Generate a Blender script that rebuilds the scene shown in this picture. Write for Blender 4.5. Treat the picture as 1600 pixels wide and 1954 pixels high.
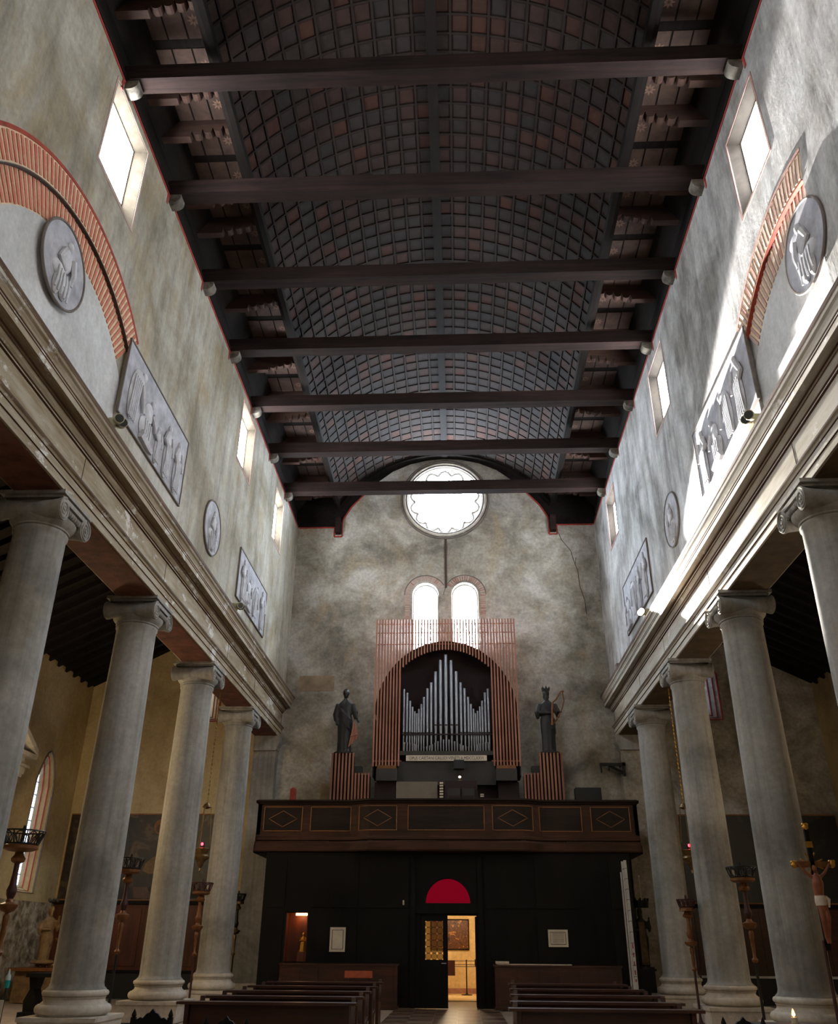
import bpy, bmesh, math, random
from mathutils import Vector, Matrix
PI = math.pi
random.seed(7)
for _o in list(bpy.data.objects):
    bpy.data.objects.remove(_o)
SC = bpy.context.scene
COL = SC.collection

# ------------------------------------------------------------------ camera
CAM_POS = Vector((0.387, 0.0, 1.65))
YAW, PITCH, ROLL = 0.0467, 0.4743, 0.0078
FPX = 1605.8
_fw = Vector((-math.sin(YAW)*math.cos(PITCH), math.cos(YAW)*math.cos(PITCH), math.sin(PITCH)))
_rt = Vector((math.cos(YAW), math.sin(YAW), 0))
_up = _rt.cross(_fw)
CR = _rt*math.cos(ROLL) + _up*math.sin(ROLL)
CU = -_rt*math.sin(ROLL) + _up*math.cos(ROLL)
cam_d = bpy.data.cameras.new('camera')
cam_d.sensor_fit = 'VERTICAL'
cam_d.sensor_height = 36.0
cam_d.lens = 36.0*FPX/1954.0
cam_d.clip_end = 200
cam = bpy.data.objects.new('camera', cam_d)
COL.objects.link(cam)
M = Matrix((CR, CU, -_fw)).transposed().to_4x4()
M.translation = CAM_POS
cam.matrix_world = M
SC.camera = cam

# ------------------------------------------------------------------ view, world, large lights
SC.view_settings.view_transform = 'Standard'
SC.view_settings.look = 'None'
SC.view_settings.gamma = 1.0
SC.view_settings.use_curve_mapping = False
SC.view_settings.exposure = 0.4
WIN_GLOW = 60.0          # brightness of the daylit panes
world = bpy.data.worlds.new('sky')
SC.world = world
world.use_nodes = True
_bg = world.node_tree.nodes['Background']
_bg.inputs[0].default_value = (0.70, 0.82, 1.0, 1)
_bg.inputs[1].default_value = 1.0
try:
    SC.cycles.use_denoising = True
    SC.cycles.use_adaptive_sampling = True
    SC.cycles.adaptive_threshold = 0.02
    SC.cycles.max_bounces = 6
    SC.cycles.diffuse_bounces = 4
    SC.cycles.glossy_bounces = 2
    SC.cycles.transparent_max_bounces = 6
    SC.cycles.sample_clamp_indirect = 6.0
    SC.cycles.caustics_reflective = False
    SC.cycles.caustics_refractive = False
except Exception:
    pass


def lamp(name, kind, loc, power, color, radius=0.1, aim=None, angle=60, blend=0.3):
    d = bpy.data.lights.new(name, kind)
    d.energy = power
    d.color = color
    d.shadow_soft_size = radius
    if kind == 'SPOT':
        d.spot_size = math.radians(angle)
        d.spot_blend = blend
    o = bpy.data.objects.new(name, d)
    COL.objects.link(o)
    o.location = loc
    if aim is not None:
        o.rotation_euler = (Vector(aim)-Vector(loc)).to_track_quat('-Z', 'Y').to_euler()
    return o


# ------------------------------------------------------------------ colour and materials
def lin(c):
    c = c/255.0
    return c/12.92 if c <= 0.04045 else ((c+0.055)/1.055)**2.4


def rgb(r, g, b):
    return (lin(r), lin(g), lin(b), 1)


MATS = {}


def new_mat(name):
    m = bpy.data.materials.new(name)
    m.use_nodes = True
    nt = m.node_tree
    nt.nodes.clear()
    out = nt.nodes.new('ShaderNodeOutputMaterial')
    b = nt.nodes.new('ShaderNodeBsdfPrincipled')
    nt.links.new(b.outputs[0], out.inputs[0])
    MATS[name] = m
    return m, nt, b


def N(nt, t, **k):
    n = nt.nodes.new(t)
    for a, v in k.items():
        setattr(n, a, v)
    return n


def noise(nt, vec, scale, detail=5, rough=0.6, dist=0.0):
    n = N(nt, 'ShaderNodeTexNoise')
    n.inputs['Scale'].default_value = scale
    n.inputs['Detail'].default_value = detail
    n.inputs['Roughness'].default_value = rough
    n.inputs['Distortion'].default_value = dist
    nt.links.new(vec, n.inputs['Vector'])
    return n.outputs[0]


def ramp(nt, fac, stops):
    r = N(nt, 'ShaderNodeValToRGB')
    el = r.color_ramp.elements
    while len(el) < len(stops):
        el.new(0.5)
    for e, (p, c) in zip(el, stops):
        e.position = p
        e.color = c if not isinstance(c, (int, float)) else (c, c, c, 1)
    nt.links.new(fac, r.inputs[0])
    return r.outputs[0]


def mix(nt, fac, a, b, mode='MIX'):
    m = N(nt, 'ShaderNodeMix', data_type='RGBA', blend_type=mode)
    for sock, v in ((m.inputs[0], fac), (m.inputs[6], a), (m.inputs[7], b)):
        if isinstance(v, (int, float)):
            sock.default_value = v
        elif isinstance(v, tuple):
            sock.default_value = v
        else:
            nt.links.new(v, sock)
    return m.outputs[2]


def coords(nt, world=True, scale=(1, 1, 1)):
    if world:
        v = N(nt, 'ShaderNodeNewGeometry').outputs['Position']
    else:
        v = N(nt, 'ShaderNodeTexCoord').outputs['Object']
    mp = N(nt, 'ShaderNodeMapping')
    mp.inputs['Scale'].default_value = scale
    nt.links.new(v, mp.inputs[0])
    return mp.outputs[0]


def bump(nt, b, h, strength=0.3, dist=0.02):
    n = N(nt, 'ShaderNodeBump')
    n.inputs['Strength'].default_value = strength
    n.inputs['Distance'].default_value = dist
    nt.links.new(h, n.inputs['Height'])
    nt.links.new(n.outputs[0], b.inputs['Normal'])


def plain(name, col, rough=0.6, metal=0.0, var=0.25, scale=6.0, stretch=(1, 1, 1), bmp=0.15, world=True, rnd=0.0):
    """one colour with grain; rnd adds a tint per object"""
    m, nt, b = new_mat(name)
    v = coords(nt, world, stretch)
    f = noise(nt, v, scale)
    dark = tuple(c*(1-var) for c in col[:3])+(1,)
    lite = tuple(min(1, c*(1+var)) for c in col[:3])+(1,)
    c = ramp(nt, f, [(0.3, dark), (0.7, lite)])
    if rnd:
        oi = N(nt, 'ShaderNodeObjectInfo').outputs['Random']
        c = mix(nt, 1.0, c, ramp(nt, oi, [(0.0, 1-rnd), (1.0, 1.0)]), 'MULTIPLY')
    nt.links.new(c, b.inputs['Base Color'])
    b.inputs['Roughness'].default_value = rough
    b.inputs['Metallic'].default_value = metal
    if bmp:
        bump(nt, b, f, bmp)
    return m


def plaster(name, base, dark, lite, warm, streak=0.35, big=0.35, bmp=0.25, sst=(1.0, 1.0, 0.16), fine=0.14):
    m, nt, b = new_mat(name)
    v = coords(nt)
    f1 = noise(nt, v, big, 6, 0.62, 0.4)
    vs = coords(nt, True, sst)
    f2 = noise(nt, vs, 2.2, 6, 0.7)
    f3 = noise(nt, v, 9.0, 6, 0.7)
    f4 = noise(nt, coords(nt, True, (1, 1, 0.6)), 0.8, 5, 0.7, 0.8)
    c = ramp(nt, f1, [(0.36, dark), (0.5, base), (0.66, lite)])
    c = mix(nt, ramp(nt, f4, [(0.5, 0.0), (0.72, 0.75)]), c, warm)
    s = ramp(nt, f2, [(0.34, 1-streak), (0.5, 0.97), (0.66, 1+streak*0.45)])
    c = mix(nt, 1.0, c, s, 'MULTIPLY')
    c = mix(nt, 1.0, c, ramp(nt, f3, [(0.32, 1-fine), (0.68, 1+fine*0.8)]), 'MULTIPLY')
    nt.links.new(c, b.inputs['Base Color'])
    b.inputs['Roughness'].default_value = 0.93
    b.inputs['Specular IOR Level'].default_value = 0.2
    hh = mix(nt, 0.5, f2, f3)
    bump(nt, b, hh, bmp, 0.03)
    return m


def wood(name, base, dark, rough=0.6, scale=3.0, stretch=(1, 1, 0.08), spec=0.35, rnd=0.0, world=True):
    m, nt, b = new_mat(name)
    v = coords(nt, world, stretch)
    f = noise(nt, v, scale*6, 6, 0.7, 0.6)
    f2 = noise(nt, coords(nt, world), 0.9, 4)
    c = ramp(nt, f, [(0.3, dark), (0.7, base)])
    c = mix(nt, 1.0, c, ramp(nt, f2, [(0.3, 0.75), (0.7, 1.2)]), 'MULTIPLY')
    if rnd:
        oi = N(nt, 'ShaderNodeObjectInfo').outputs['Random']
        c = mix(nt, 1.0, c, ramp(nt, oi, [(0.0, 1-rnd), (1.0, 1+rnd)]), 'MULTIPLY')
    nt.links.new(c, b.inputs['Base Color'])
    b.inputs['Roughness'].default_value = rough
    b.inputs['Specular IOR Level'].default_value = spec
    bump(nt, b, f, 0.2, 0.01)
    return m


def glow(name, col, strength, pattern=0.0, scale=9.0):
    m = bpy.data.materials.new(name)
    m.use_nodes = True
    nt = m.node_tree
    nt.nodes.clear()
    out = nt.nodes.new('ShaderNodeOutputMaterial')
    e = nt.nodes.new('ShaderNodeEmission')
    e.inputs[1].default_value = strength
    e.inputs[0].default_value = col
    if pattern:
        v = coords(nt)
        vo = N(nt, 'ShaderNodeTexVoronoi', feature='DISTANCE_TO_EDGE')
        vo.inputs['Scale'].default_value = scale
        vo.inputs['Randomness'].default_value = 0.15
        nt.links.new(v, vo.inputs['Vector'])
        c = ramp(nt, vo.outputs['Distance'], [(0.03, tuple(x*(1-pattern) for x in col[:3])+(1,)), (0.12, col)])
        nt.links.new(c, e.inputs[0])
    nt.links.new(e.outputs[0], out.inputs[0])
    MATS[name] = m
    return m


# plaster and stone
plaster('plaster_nave_left', rgb(162, 156, 144), rgb(136, 128, 112), rgb(184, 180, 172), rgb(158, 139, 106), 0.30, 0.4, 0.35)
plaster('plaster_nave_right', rgb(170, 168, 167), rgb(126, 123, 120), rgb(198, 198, 198), rgb(152, 147, 138), 0.42, 0.45, 0.4)
plaster('plaster_infill', rgb(200, 200, 200), rgb(184, 184, 184), rgb(212, 212, 214), rgb(196, 196, 194), 0.12, 0.6, 0.12)
plaster('plaster_facade', rgb(158, 152, 141), rgb(118, 113, 105), rgb(190, 186, 180), rgb(158, 140, 110), 0.20, 0.6, 0.35, (1, 1, 1.6), 0.24)
plaster('plaster_aisle', rgb(196, 176, 134), rgb(172, 152, 112), rgb(208, 190, 150), rgb(190, 168, 122), 0.08, 0.4, 0.12)
plaster('plaster_porch', rgb(232, 208, 160), rgb(214, 186, 136), rgb(240, 220, 180), rgb(226, 196, 144), 0.08, 0.5, 0.1)
plaster('column_stone', rgb(154, 152, 148), rgb(126, 124, 121), rgb(170, 167, 163), rgb(150, 140, 124), 0.26, 0.5, 0.10, (2.6, 2.6, 0.05))
plaster('base_stone', rgb(192, 184, 172), rgb(164, 156, 146), rgb(206, 200, 190), rgb(190, 172, 146), 0.12, 1.2, 0.12)
plaster('dado_stone', rgb(150, 136, 112), rgb(96, 84, 68), rgb(196, 186, 168), rgb(150, 110, 86), 0.1, 3.0, 0.4)
plaster('corbel_stone', rgb(112, 106, 98), rgb(78, 73, 66), rgb(134, 128, 118), rgb(112, 98, 76), 0.2, 3.0, 0.5)


def stone_trim(name, base, dark, flake, amount, lines):
    m, nt, b = new_mat(name)
    v = coords(nt)
    f = noise(nt, coords(nt, True, (1, 0.12, 1)), 5, 6, 0.7)
    c = ramp(nt, f, [(0.35, dark), (0.6, base)])
    fl = noise(nt, coords(nt, True, (1, 0.45, 1)), 3.6, 10, 0.78, 0.15)
    fm = noise(nt, v, 0.8, 3, 0.5)
    fl = mix(nt, 0.35, fl, fm)
    c = mix(nt, ramp(nt, fl, [(amount, 0.0), (amount+0.03, 1.0)]), c, flake)
    nt.links.new(c, b.inputs['Base Color'])
    b.inputs['Roughness'].default_value = 0.85
    bump(nt, b, fl, 0.25, 0.02)
    return m


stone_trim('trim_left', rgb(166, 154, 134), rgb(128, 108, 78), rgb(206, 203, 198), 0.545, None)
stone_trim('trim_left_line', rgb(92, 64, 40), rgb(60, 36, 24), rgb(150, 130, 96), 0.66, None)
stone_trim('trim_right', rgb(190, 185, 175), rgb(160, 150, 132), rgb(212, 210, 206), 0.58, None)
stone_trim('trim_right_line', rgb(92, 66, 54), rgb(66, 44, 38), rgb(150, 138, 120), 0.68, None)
plain('soffit_left', rgb(96, 56, 42), 0.9, 0, 0.5, 3.0)
plain('soffit_right', rgb(86, 70, 50), 0.9, 0, 0.35, 3.0)
plain('red_paint', rgb(150, 62, 46), 0.9, 0, 0.35, 5.0)
plain('red_line', rgb(150, 52, 44), 0.9, 0, 0.3, 5.0)
plain('grey_frame', rgb(112, 104, 98), 0.9, 0, 0.2, 5.0)
plain('dark_edge', rgb(70, 54, 48), 0.9, 0, 0.2, 5.0)


def brick(name, stops):
    m, nt, b = new_mat(name)
    oi = N(nt, 'ShaderNodeObjectInfo').outputs['Random']
    v = coords(nt)
    f = noise(nt, v, 7, 6, 0.7)
    c = ramp(nt, oi, stops)
    c = mix(nt, ramp(nt, f, [(0.45, 0.0), (0.75, 0.7)]), c, rgb(196, 168, 140))
    nt.links.new(c, b.inputs['Base Color'])
    b.inputs['Roughness'].default_value = 0.9
    bump(nt, b, f, 0.3, 0.02)
    return m


brick('brick_red', [(0.0, rgb(182, 104, 84)), (0.5, rgb(194, 118, 96)), (1.0, rgb(176, 92, 78))])
brick('brick_faded', [(0.0, rgb(170, 150, 142)), (0.5, rgb(182, 158, 150)), (1.0, rgb(160, 112, 106))])
plain('mortar', rgb(214, 190, 160), 0.95, 0, 0.2, 8)
plain('relief_grey', rgb(196, 196, 201), 0.9, 0, 0.22, 4.0, bmp=0.3)
plain('relief_field', rgb(166, 166, 173), 0.9, 0, 0.30, 3.0, bmp=0.3)

# timber
wood('vault_board', rgb(48, 38, 34), rgb(33, 27, 25), 0.85, 1.0, (1, 0.2, 1), 0.12)
wood('tie_timber', rgb(52, 37, 33), rgb(24, 21, 21), 0.85, 1.2, (0.06, 1, 1), 0.12)
wood('rib_timber', rgb(36, 30, 27), rgb(22, 19, 18), 0.85, 1.0, (1, 0.1, 1), 0.12)
wood('bracket_timber', rgb(88, 62, 52), rgb(58, 42, 36), 0.75, 1.0, (0.1, 1, 1))
wood('soffit_panel_paint', rgb(92, 70, 60), rgb(64, 50, 44), 0.8, 1.0, (0.4, 0.4, 1))
plain('star_paint', rgb(120, 94, 80), 0.9, 0, 0.2)
wood('dark_oak', rgb(22, 19, 17), rgb(13, 12, 11), 0.6, 1.0, spec=0.15)
wood('loft_oak', rgb(78, 49, 35), rgb(46, 30, 22), 0.55, 1.0, (0.1, 1, 1), 0.2)
wood('loft_panel', rgb(46, 32, 24), rgb(28, 20, 16), 0.55, 1.0, (0.1, 1, 1), 0.2)
wood('pew_wood', rgb(78, 42, 28), rgb(44, 24, 16), 0.35, 1.0, (0.1, 1, 1), 0.4)
wood('panel_wood', rgb(100, 50, 27), rgb(66, 32, 18), 0.5, 1.0)
wood('slat_wood', rgb(168, 116, 94), rgb(138, 88, 70), 0.6, 1.0, (1, 1, 0.05), rnd=0.12)
plain('gilt_line', rgb(150, 104, 62), 0.5, 0.2, 0.2)
plain('gold', rgb(190, 140, 60), 0.35, 0.8, 0.3)
plain('gilt_wood', rgb(112, 70, 32), 0.5, 0.3, 0.35, 12)
plain('maroon_paint', rgb(58, 22, 18), 0.5, 0, 0.3, 10)
plain('iron', rgb(40, 37, 36), 0.5, 0.5, 0.3, 12)
plain('brass', rgb(120, 96, 60), 0.4, 0.7, 0.3, 10)
plain('pipe_metal', rgb(150, 154, 164), 0.35, 0.85, 0.15, 4, (1, 1, 0.2), 0.03)
plain('black_box', rgb(12, 12, 13), 0.6)
plain('organ_dark', rgb(36, 17, 20), 0.8, 0, 0.3, 2)
plain('organ_grey', rgb(52, 49, 47), 0.8, 0, 0.15, 3)
plain('organ_beige', rgb(116, 106, 94), 0.8, 0, 0.1, 3)
plain('cream_paint', rgb(206, 196, 178), 0.7, 0, 0.1, 3)
plain('ink', rgb(42, 32, 28), 0.8, 0, 0.1)
plain('bronze_dark', rgb(28, 26, 26), 0.55, 0.2, 0.3, 8)
plain('statue_paint', rgb(112, 86, 50), 0.6, 0, 0.4, 7)
plain('statue_dark', rgb(50, 44, 30), 0.6, 0, 0.4, 6)
plain('skin_paint', rgb(128, 70, 42), 0.5, 0, 0.2, 8)
plain('cloth_white', rgb(206, 190, 172), 0.8, 0, 0.15, 10)
plain('paper', rgb(206, 196, 178), 0.8, 0, 0.1, 6)
plain('aluminium', rgb(196, 192, 190), 0.4, 0.3, 0.1, 6)
plain('plastic_clear', rgb(190, 206, 206), 0.2, 0, 0.05, 4)
plain('teal_gel', rgb(30, 150, 150), 0.2, 0, 0.05, 4)
plain('spot_body', rgb(168, 160, 128), 0.5, 0.1, 0.1, 5)
plain('spot_lens', rgb(60, 62, 60), 0.15, 0.4, 0.1, 5)
plain('marble_white', rgb(186, 182, 176), 0.5, 0, 0.25, 3)
plain('patch_brown', rgb(146, 128, 106), 0.9, 0, 0.3, 2.5)
plain('jamb_dimmed', rgb(108, 98, 84), 0.9, 0, 0.3, 4)  # colour dimmed to hold down direct light from the glowing panes
plain('jamb_shaded', rgb(62, 55, 48), 0.9, 0, 0.3, 4)  # shade put into the colour for the right windows' jambs and heads
plain('red_cloth', rgb(140, 50, 46), 0.85, 0, 0.3, 5)
plain('wax', rgb(222, 210, 186), 0.5, 0, 0.05, 5)
plain('floor_red', rgb(88, 58, 46), 0.35, 0, 0.3, 4, rnd=0.3)
plain('floor_pale', rgb(108, 90, 74), 0.35, 0, 0.25, 4, rnd=0.2)
plain('floor_stone', rgb(158, 142, 126), 0.4, 0, 0.3, 3)
plain('orange_plastic', rgb(176, 84, 48), 0.5)
plain('glass_dim', rgb(150, 140, 110), 0.25, 0, 0.3, 5)
glow('window_glow', (0.93, 0.97, 1.0, 1), WIN_GLOW, 0.55, 8.5)
glow('facade_glow', (0.74, 0.87, 1.0, 1), WIN_GLOW*0.9, 0.25, 7)
glow('aisle_glow', (0.62, 0.72, 1.0, 1), 5.0, 0.6, 9)
glow('red_flame', (1.0, 0.03, 0.05, 1), 9.0)
glow('candle_flame', (1.0, 0.30, 0.08, 1), 9.0)
glow('console_glow', (1.0, 0.75, 0.55, 1), 2.0)
glow('niche_lamp', (1.0, 0.5, 0.2, 1), 9.0)
glow('spot_on', (1.0, 0.93, 0.74, 1), 60.0)
glow('lunette_red', (0.55, 0.004, 0.03, 1), 0.24)


# vault coffers: tint per loose piece / per object
def coffer_mat(name, island):
    m, nt, b = new_mat(name)
    if island:
        r = N(nt, 'ShaderNodeNewGeometry').outputs['Random Per Island']
    else:
        r = N(nt, 'ShaderNodeObjectInfo').outputs['Random']
    v = coords(nt)
    f = noise(nt, v, 5, 5, 0.7)
    c = ramp(nt, r, [(0.0, rgb(45, 41, 40)), (0.45, rgb(49, 41, 38)), (0.8, rgb(57, 42, 37)), (1.0, rgb(66, 43, 36))])
    c = mix(nt, 1.0, c, ramp(nt, f, [(0.3, 0.72), (0.7, 1.3)]), 'MULTIPLY')
    nt.links.new(c, b.inputs['Base Color'])
    b.inputs['Roughness'].default_value = 0.85
    b.inputs['Specular IOR Level'].default_value = 0.12
    bump(nt, b, f, 0.2, 0.01)


coffer_mat('coffer', False)
coffer_mat('coffer_far', True)


def canvas(name, stops, scale=0.9, off=0.0):
    m, nt, b = new_mat(name)
    v = coords(nt)
    mp = N(nt, 'ShaderNodeMapping')
    mp.inputs['Location'].default_value = (off, off*1.7, off*0.3)
    nt.links.new(v, mp.inputs[0])
    f = noise(nt, mp.outputs[0], scale, 4, 0.55, 1.2)
    c = ramp(nt, f, stops)
    f2 = noise(nt, mp.outputs[0], scale*5, 5, 0.7)
    c = mix(nt, 1.0, c, ramp(nt, f2, [(0.3, 0.6), (0.7, 1.3)]), 'MULTIPLY')
    nt.links.new(c, b.inputs['Base Color'])
    b.inputs['Roughness'].default_value = 0.45


canvas('canvas_dark', [(0.3, rgb(18, 18, 17)), (0.45, rgb(30, 27, 22)), (0.55, rgb(48, 36, 28)), (0.62, rgb(84, 68, 46)), (0.68, rgb(62, 31, 24)), (0.8, rgb(42, 42, 44))], 1.1)
canvas('canvas_black', [(0.35, rgb(13, 13, 14)), (0.55, rgb(22, 21, 21)), (0.65, rgb(44, 39, 36)), (0.75, rgb(25, 23, 22))], 1.0, 3.0)
canvas('canvas_porch', [(0.32, rgb(40, 24, 12)), (0.45, rgb(110, 64, 26)), (0.55, rgb(70, 40, 20)), (0.65, rgb(190, 130, 60)), (0.8, rgb(90, 60, 36))], 4.0, 1.0)


# ------------------------------------------------------------------ mesh helpers
class MB:
    def __init__(self):
        self.v = []
        self.f = []

    def add(self, vs, fs):
        n = len(self.v)
        self.v += [tuple(p) for p in vs]
        self.f += [tuple(i+n for i in q) for q in fs]
        return self

    def box(self, x0, x1, y0, y1, z0, z1):
        vs = [(x0, y0, z0), (x1, y0, z0), (x1, y1, z0), (x0, y1, z0), (x0, y0, z1), (x1, y0, z1), (x1, y1, z1), (x0, y1, z1)]
        return self.add(vs, [(0, 3, 2, 1), (4, 5, 6, 7), (0, 1, 5, 4), (1, 2, 6, 5), (2, 3, 7, 6), (3, 0, 4, 7)])

    def cbox(self, x, y, z, sx, sy, sz):
        return self.box(x-sx/2, x+sx/2, y-sy/2, y+sy/2, z-sz/2, z+sz/2)

    def hexa(self, a, b):
        """two quads a and b (same winding) joined"""
        return self.add(list(a)+list(b), [(3, 2, 1, 0), (4, 5, 6, 7), (0, 1, 5, 4), (1, 2, 6, 5), (2, 3, 7, 6), (3, 0, 4, 7)])

    def lathe(self, prof, n=24, c=(0, 0, 0), a0=0.0, a1=2*PI, cap=True):
        full = abs(a1-a0-2*PI) < 1e-6
        m = n if full else n+1
        vs = []
        for r, z in prof:
            for i in range(m):
                a = a0+(a1-a0)*i/n
                vs.append((c[0]+r*math.cos(a), c[1]+r*math.sin(a), c[2]+z))
        fs = []
        for k in range(len(prof)-1):
            for i in range(n):
                j = (i+1) % m
                fs.append((k*m+i, k*m+j, (k+1)*m+j, (k+1)*m+i))
        if cap and full:
            fs.append(tuple(reversed(range(m))))
            fs.append(tuple((len(prof)-1)*m+i for i in range(m)))
        return self.add(vs, fs)

    def tube(self, pts, r, n=8, closed=False):
        pts = [Vector(p) for p in pts]
        rs = r if isinstance(r, (list, tuple)) else [r]*len(pts)
        vs = []
        L = len(pts)
        prev = None
        for i, p in enumerate(pts):
            if closed:
                t = pts[(i+1) % L]-pts[i-1]
            else:
                t = pts[min(i+1, L-1)]-pts[max(i-1, 0)]
            t.normalize()
            if prev is None:
                a = Vector((0, 0, 1)) if abs(t.z) < 0.9 else Vector((1, 0, 0))
                u = t.cross(a).normalized()
            else:
                u = (prev-t*prev.dot(t)).normalized()
            prev = u
            w = t.cross(u)
            for k in range(n):
                ang = 2*PI*k/n
                vs.append(p+(u*math.cos(ang)+w*math.sin(ang))*rs[i])
        fs = []
        for i in range(L if closed else L-1):
            for k in range(n):
                a, b = i*n+k, i*n+(k+1) % n
                c, d = ((i+1) % L)*n+(k+1) % n, ((i+1) % L)*n+k
                fs.append((a, b, c, d))
        if not closed:
            fs.append(tuple(reversed(range(n))))
            fs.append(tuple((L-1)*n+k for k in range(n)))
        return self.add(vs, fs)

    def extrude(self, poly, axis, a, b):
        """closed polygon of 2D points pushed along an axis; axis y -> (x,z), x -> (y,z), z -> (x,y)"""
        def P(p, t):
            if axis == 'y':
                return (p[0], t, p[1])
            if axis == 'x':
                return (t, p[0], p[1])
            return (p[0], p[1], t)
        n = len(poly)
        vs = [P(p, a) for p in poly]+[P(p, b) for p in poly]
        fs = [tuple(reversed(range(n))), tuple(range(n, 2*n))]
        fs += [(i, (i+1) % n, n+(i+1) % n, n+i) for i in range(n)]
        return self.add(vs, fs)

    def strips(self, poly, a, b, flags):
        """profile pushed along y with a face flag per profile edge"""
        n = len(poly)
        vs = [(p[0], a, p[1]) for p in poly]+[(p[0], b, p[1]) for p in poly]
        fs = [(i, (i+1) % n, n+(i+1) % n, n+i) for i in range(n)]
        self.flags = list(flags)+[0, 0]
        return self.add(vs, fs+[tuple(reversed(range(n))), tuple(range(n, 2*n))])

    def ellipsoid(self, c, r, n=12, m=8):
        prof = []
        vs, fs = [], []
        for k in range(1, m):
            t = PI*k/m
            for i in range(n):
                a = 2*PI*i/n
                vs.append((c[0]+r[0]*math.sin(t)*math.cos(a), c[1]+r[1]*math.sin(t)*math.sin(a), c[2]-r[2]*math.cos(t)))
        for k in range(m-2):
            for i in range(n):
                fs.append((k*n+i, k*n+(i+1) % n, (k+1)*n+(i+1) % n, (k+1)*n+i))
        b = len(vs)
        vs.append((c[0], c[1], c[2]-r[2]))
        vs.append((c[0], c[1], c[2]+r[2]))
        for i in range(n):
            fs.append((b, (i+1) % n, i))
            fs.append((b+1, (m-2)*n+i, (m-2)*n+(i+1) % n))
        return self.add(vs, fs)

    def mesh(self, name, mat=None, smooth=False, fix=True):
        me = bpy.data.meshes.new(name)
        me.from_pydata(self.v, [], self.f)
        if fix:
            bm = bmesh.new()
            bm.from_mesh(me)
            bmesh.ops.recalc_face_normals(bm, faces=bm.faces)
            bm.to_mesh(me)
            bm.free()
        if mat:
            me.materials.append(MATS[mat])
        if smooth:
            me.polygons.foreach_set('use_smooth', [True]*len(me.polygons))
            try:
                me.set_sharp_from_angle(angle=math.radians(42))
            except Exception:
                pass
        me.update()
        return me

    def build(self, name, mat, parent=None, smooth=False, loc=None, rot=None):
        return link(name, self.mesh(name, mat, smooth), parent, loc, rot)


def link(name, me, parent=None, loc=None, rot=None):
    o = bpy.data.objects.new(name, me)
    COL.objects.link(o)
    if parent is not None:
        o.parent = parent
    if loc is not None:
        o.location = loc
    if rot is not None:
        o.rotation_euler = rot
    return o


def tag(o, label, cat, group=None):
    o['label'] = label
    o['category'] = cat
    if group:
        o['group'] = group
    return o


def thing(name, label, cat, loc=(0, 0, 0), rotz=0.0, group=None):
    o = bpy.data.objects.new(name, None)
    o.empty_display_size = 0.2
    COL.objects.link(o)
    o.location = loc
    o.rotation_euler = (0, 0, rotz)
    return tag(o, label, cat, group)


def structure(o):
    o['kind'] = 'structure'
    return o


def dup(root, loc=None, rotz=None, label=None, group=None):
    r = root.copy()
    COL.objects.link(r)
    if loc is not None:
        r.location = loc
    if rotz is not None:
        r.rotation_euler = (0, 0, rotz)
    if label:
        r['label'] = label
    if group:
        r['group'] = group
    for ch in list(root.children):
        c = ch.copy()
        COL.objects.link(c)
        c.parent = r
        for g in list(ch.children):
            d = g.copy()
            COL.objects.link(d)
            d.parent = c
    return r


def evaluated(o):
    """bake an object's modifiers into its mesh"""
    bpy.context.view_layer.update()
    dg = bpy.context.evaluated_depsgraph_get()
    me = bpy.data.meshes.new_from_object(o.evaluated_get(dg))
    o.modifiers.clear()
    old = o.data
    o.data = me
    me.name = old.name
    return o


def carve(o, cutter_mb):
    c = cutter_mb.build('cutter', None)
    m = o.modifiers.new('cut', 'BOOLEAN')
    m.operation = 'DIFFERENCE'
    m.solver = 'EXACT'
    m.object = c
    evaluated(o)
    me = c.data
    bpy.data.objects.remove(c)
    bpy.data.meshes.remove(me)
    return o


def remesh(o, size):
    m = o.modifiers.new('remesh', 'REMESH')
    m.mode = 'VOXEL'
    m.voxel_size = size
    m.use_smooth_shade = True
    s = o.modifiers.new('smooth', 'SMOOTH')
    s.factor = 0.5
    s.iterations = 2
    return evaluated(o)


def arc(c, r, a0, a1, n):
    return [(c[0]+r*math.cos(a0+(a1-a0)*i/n), c[1]+r*math.sin(a0+(a1-a0)*i/n)) for i in range(n+1)]


def text_mesh(name, s, size, mat, parent, loc, rot, extrude=0.006, align='CENTER'):
    cu = bpy.data.curves.new(name, 'FONT')
    cu.body = s
    cu.size = size
    cu.extrude = extrude
    cu.align_x = align
    cu.align_y = 'CENTER'
    t = bpy.data.objects.new(name, cu)
    COL.objects.link(t)
    bpy.context.view_layer.update()
    me = bpy.data.meshes.new_from_object(t.evaluated_get(bpy.context.evaluated_depsgraph_get()))
    bpy.data.objects.remove(t)
    me.materials.clear()
    me.materials.append(MATS[mat])
    return link(name, me, parent, loc, rot)


def project(p):
    q = Vector(p)-CAM_POS
    z = q.dot(_fw)
    return 800+FPX*q.dot(CR)/z, 977-FPX*q.dot(CU)/z, z

# ================================================================== the building
WX, WB = 6.26, 7.20          # nave wall face and its aisle side
YF, YB = 32.0, -8.0          # organ wall and the wall behind the viewer
ZT = 17.43                   # top of the nave walls
AX = 13.85                   # outer aisle walls
CTR = 0.0

floor = structure(MB().box(-14.4, 14.4, YB-0.5, 37.6, -0.25, -0.02).build('floor', 'floor_stone'))
tile_me = MB().box(-0.29, 0.29, -0.29, 0.29, -0.02, 0.0).mesh('tile', 'floor_red')
tile_me2 = MB().box(-0.29, 0.29, -0.29, 0.29, -0.02, 0.0).mesh('tile_pale', 'floor_pale')
for i in range(-2, 3):
    for j in range(18):
        link('tile', tile_me2 if (i+j) % 2 else tile_me, floor, (i*0.6, 17.3+j*0.6, 0.0))

# ---- nave walls with window pockets and a blind brick arch
ARC_C = (11.35, 9.25)


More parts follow.
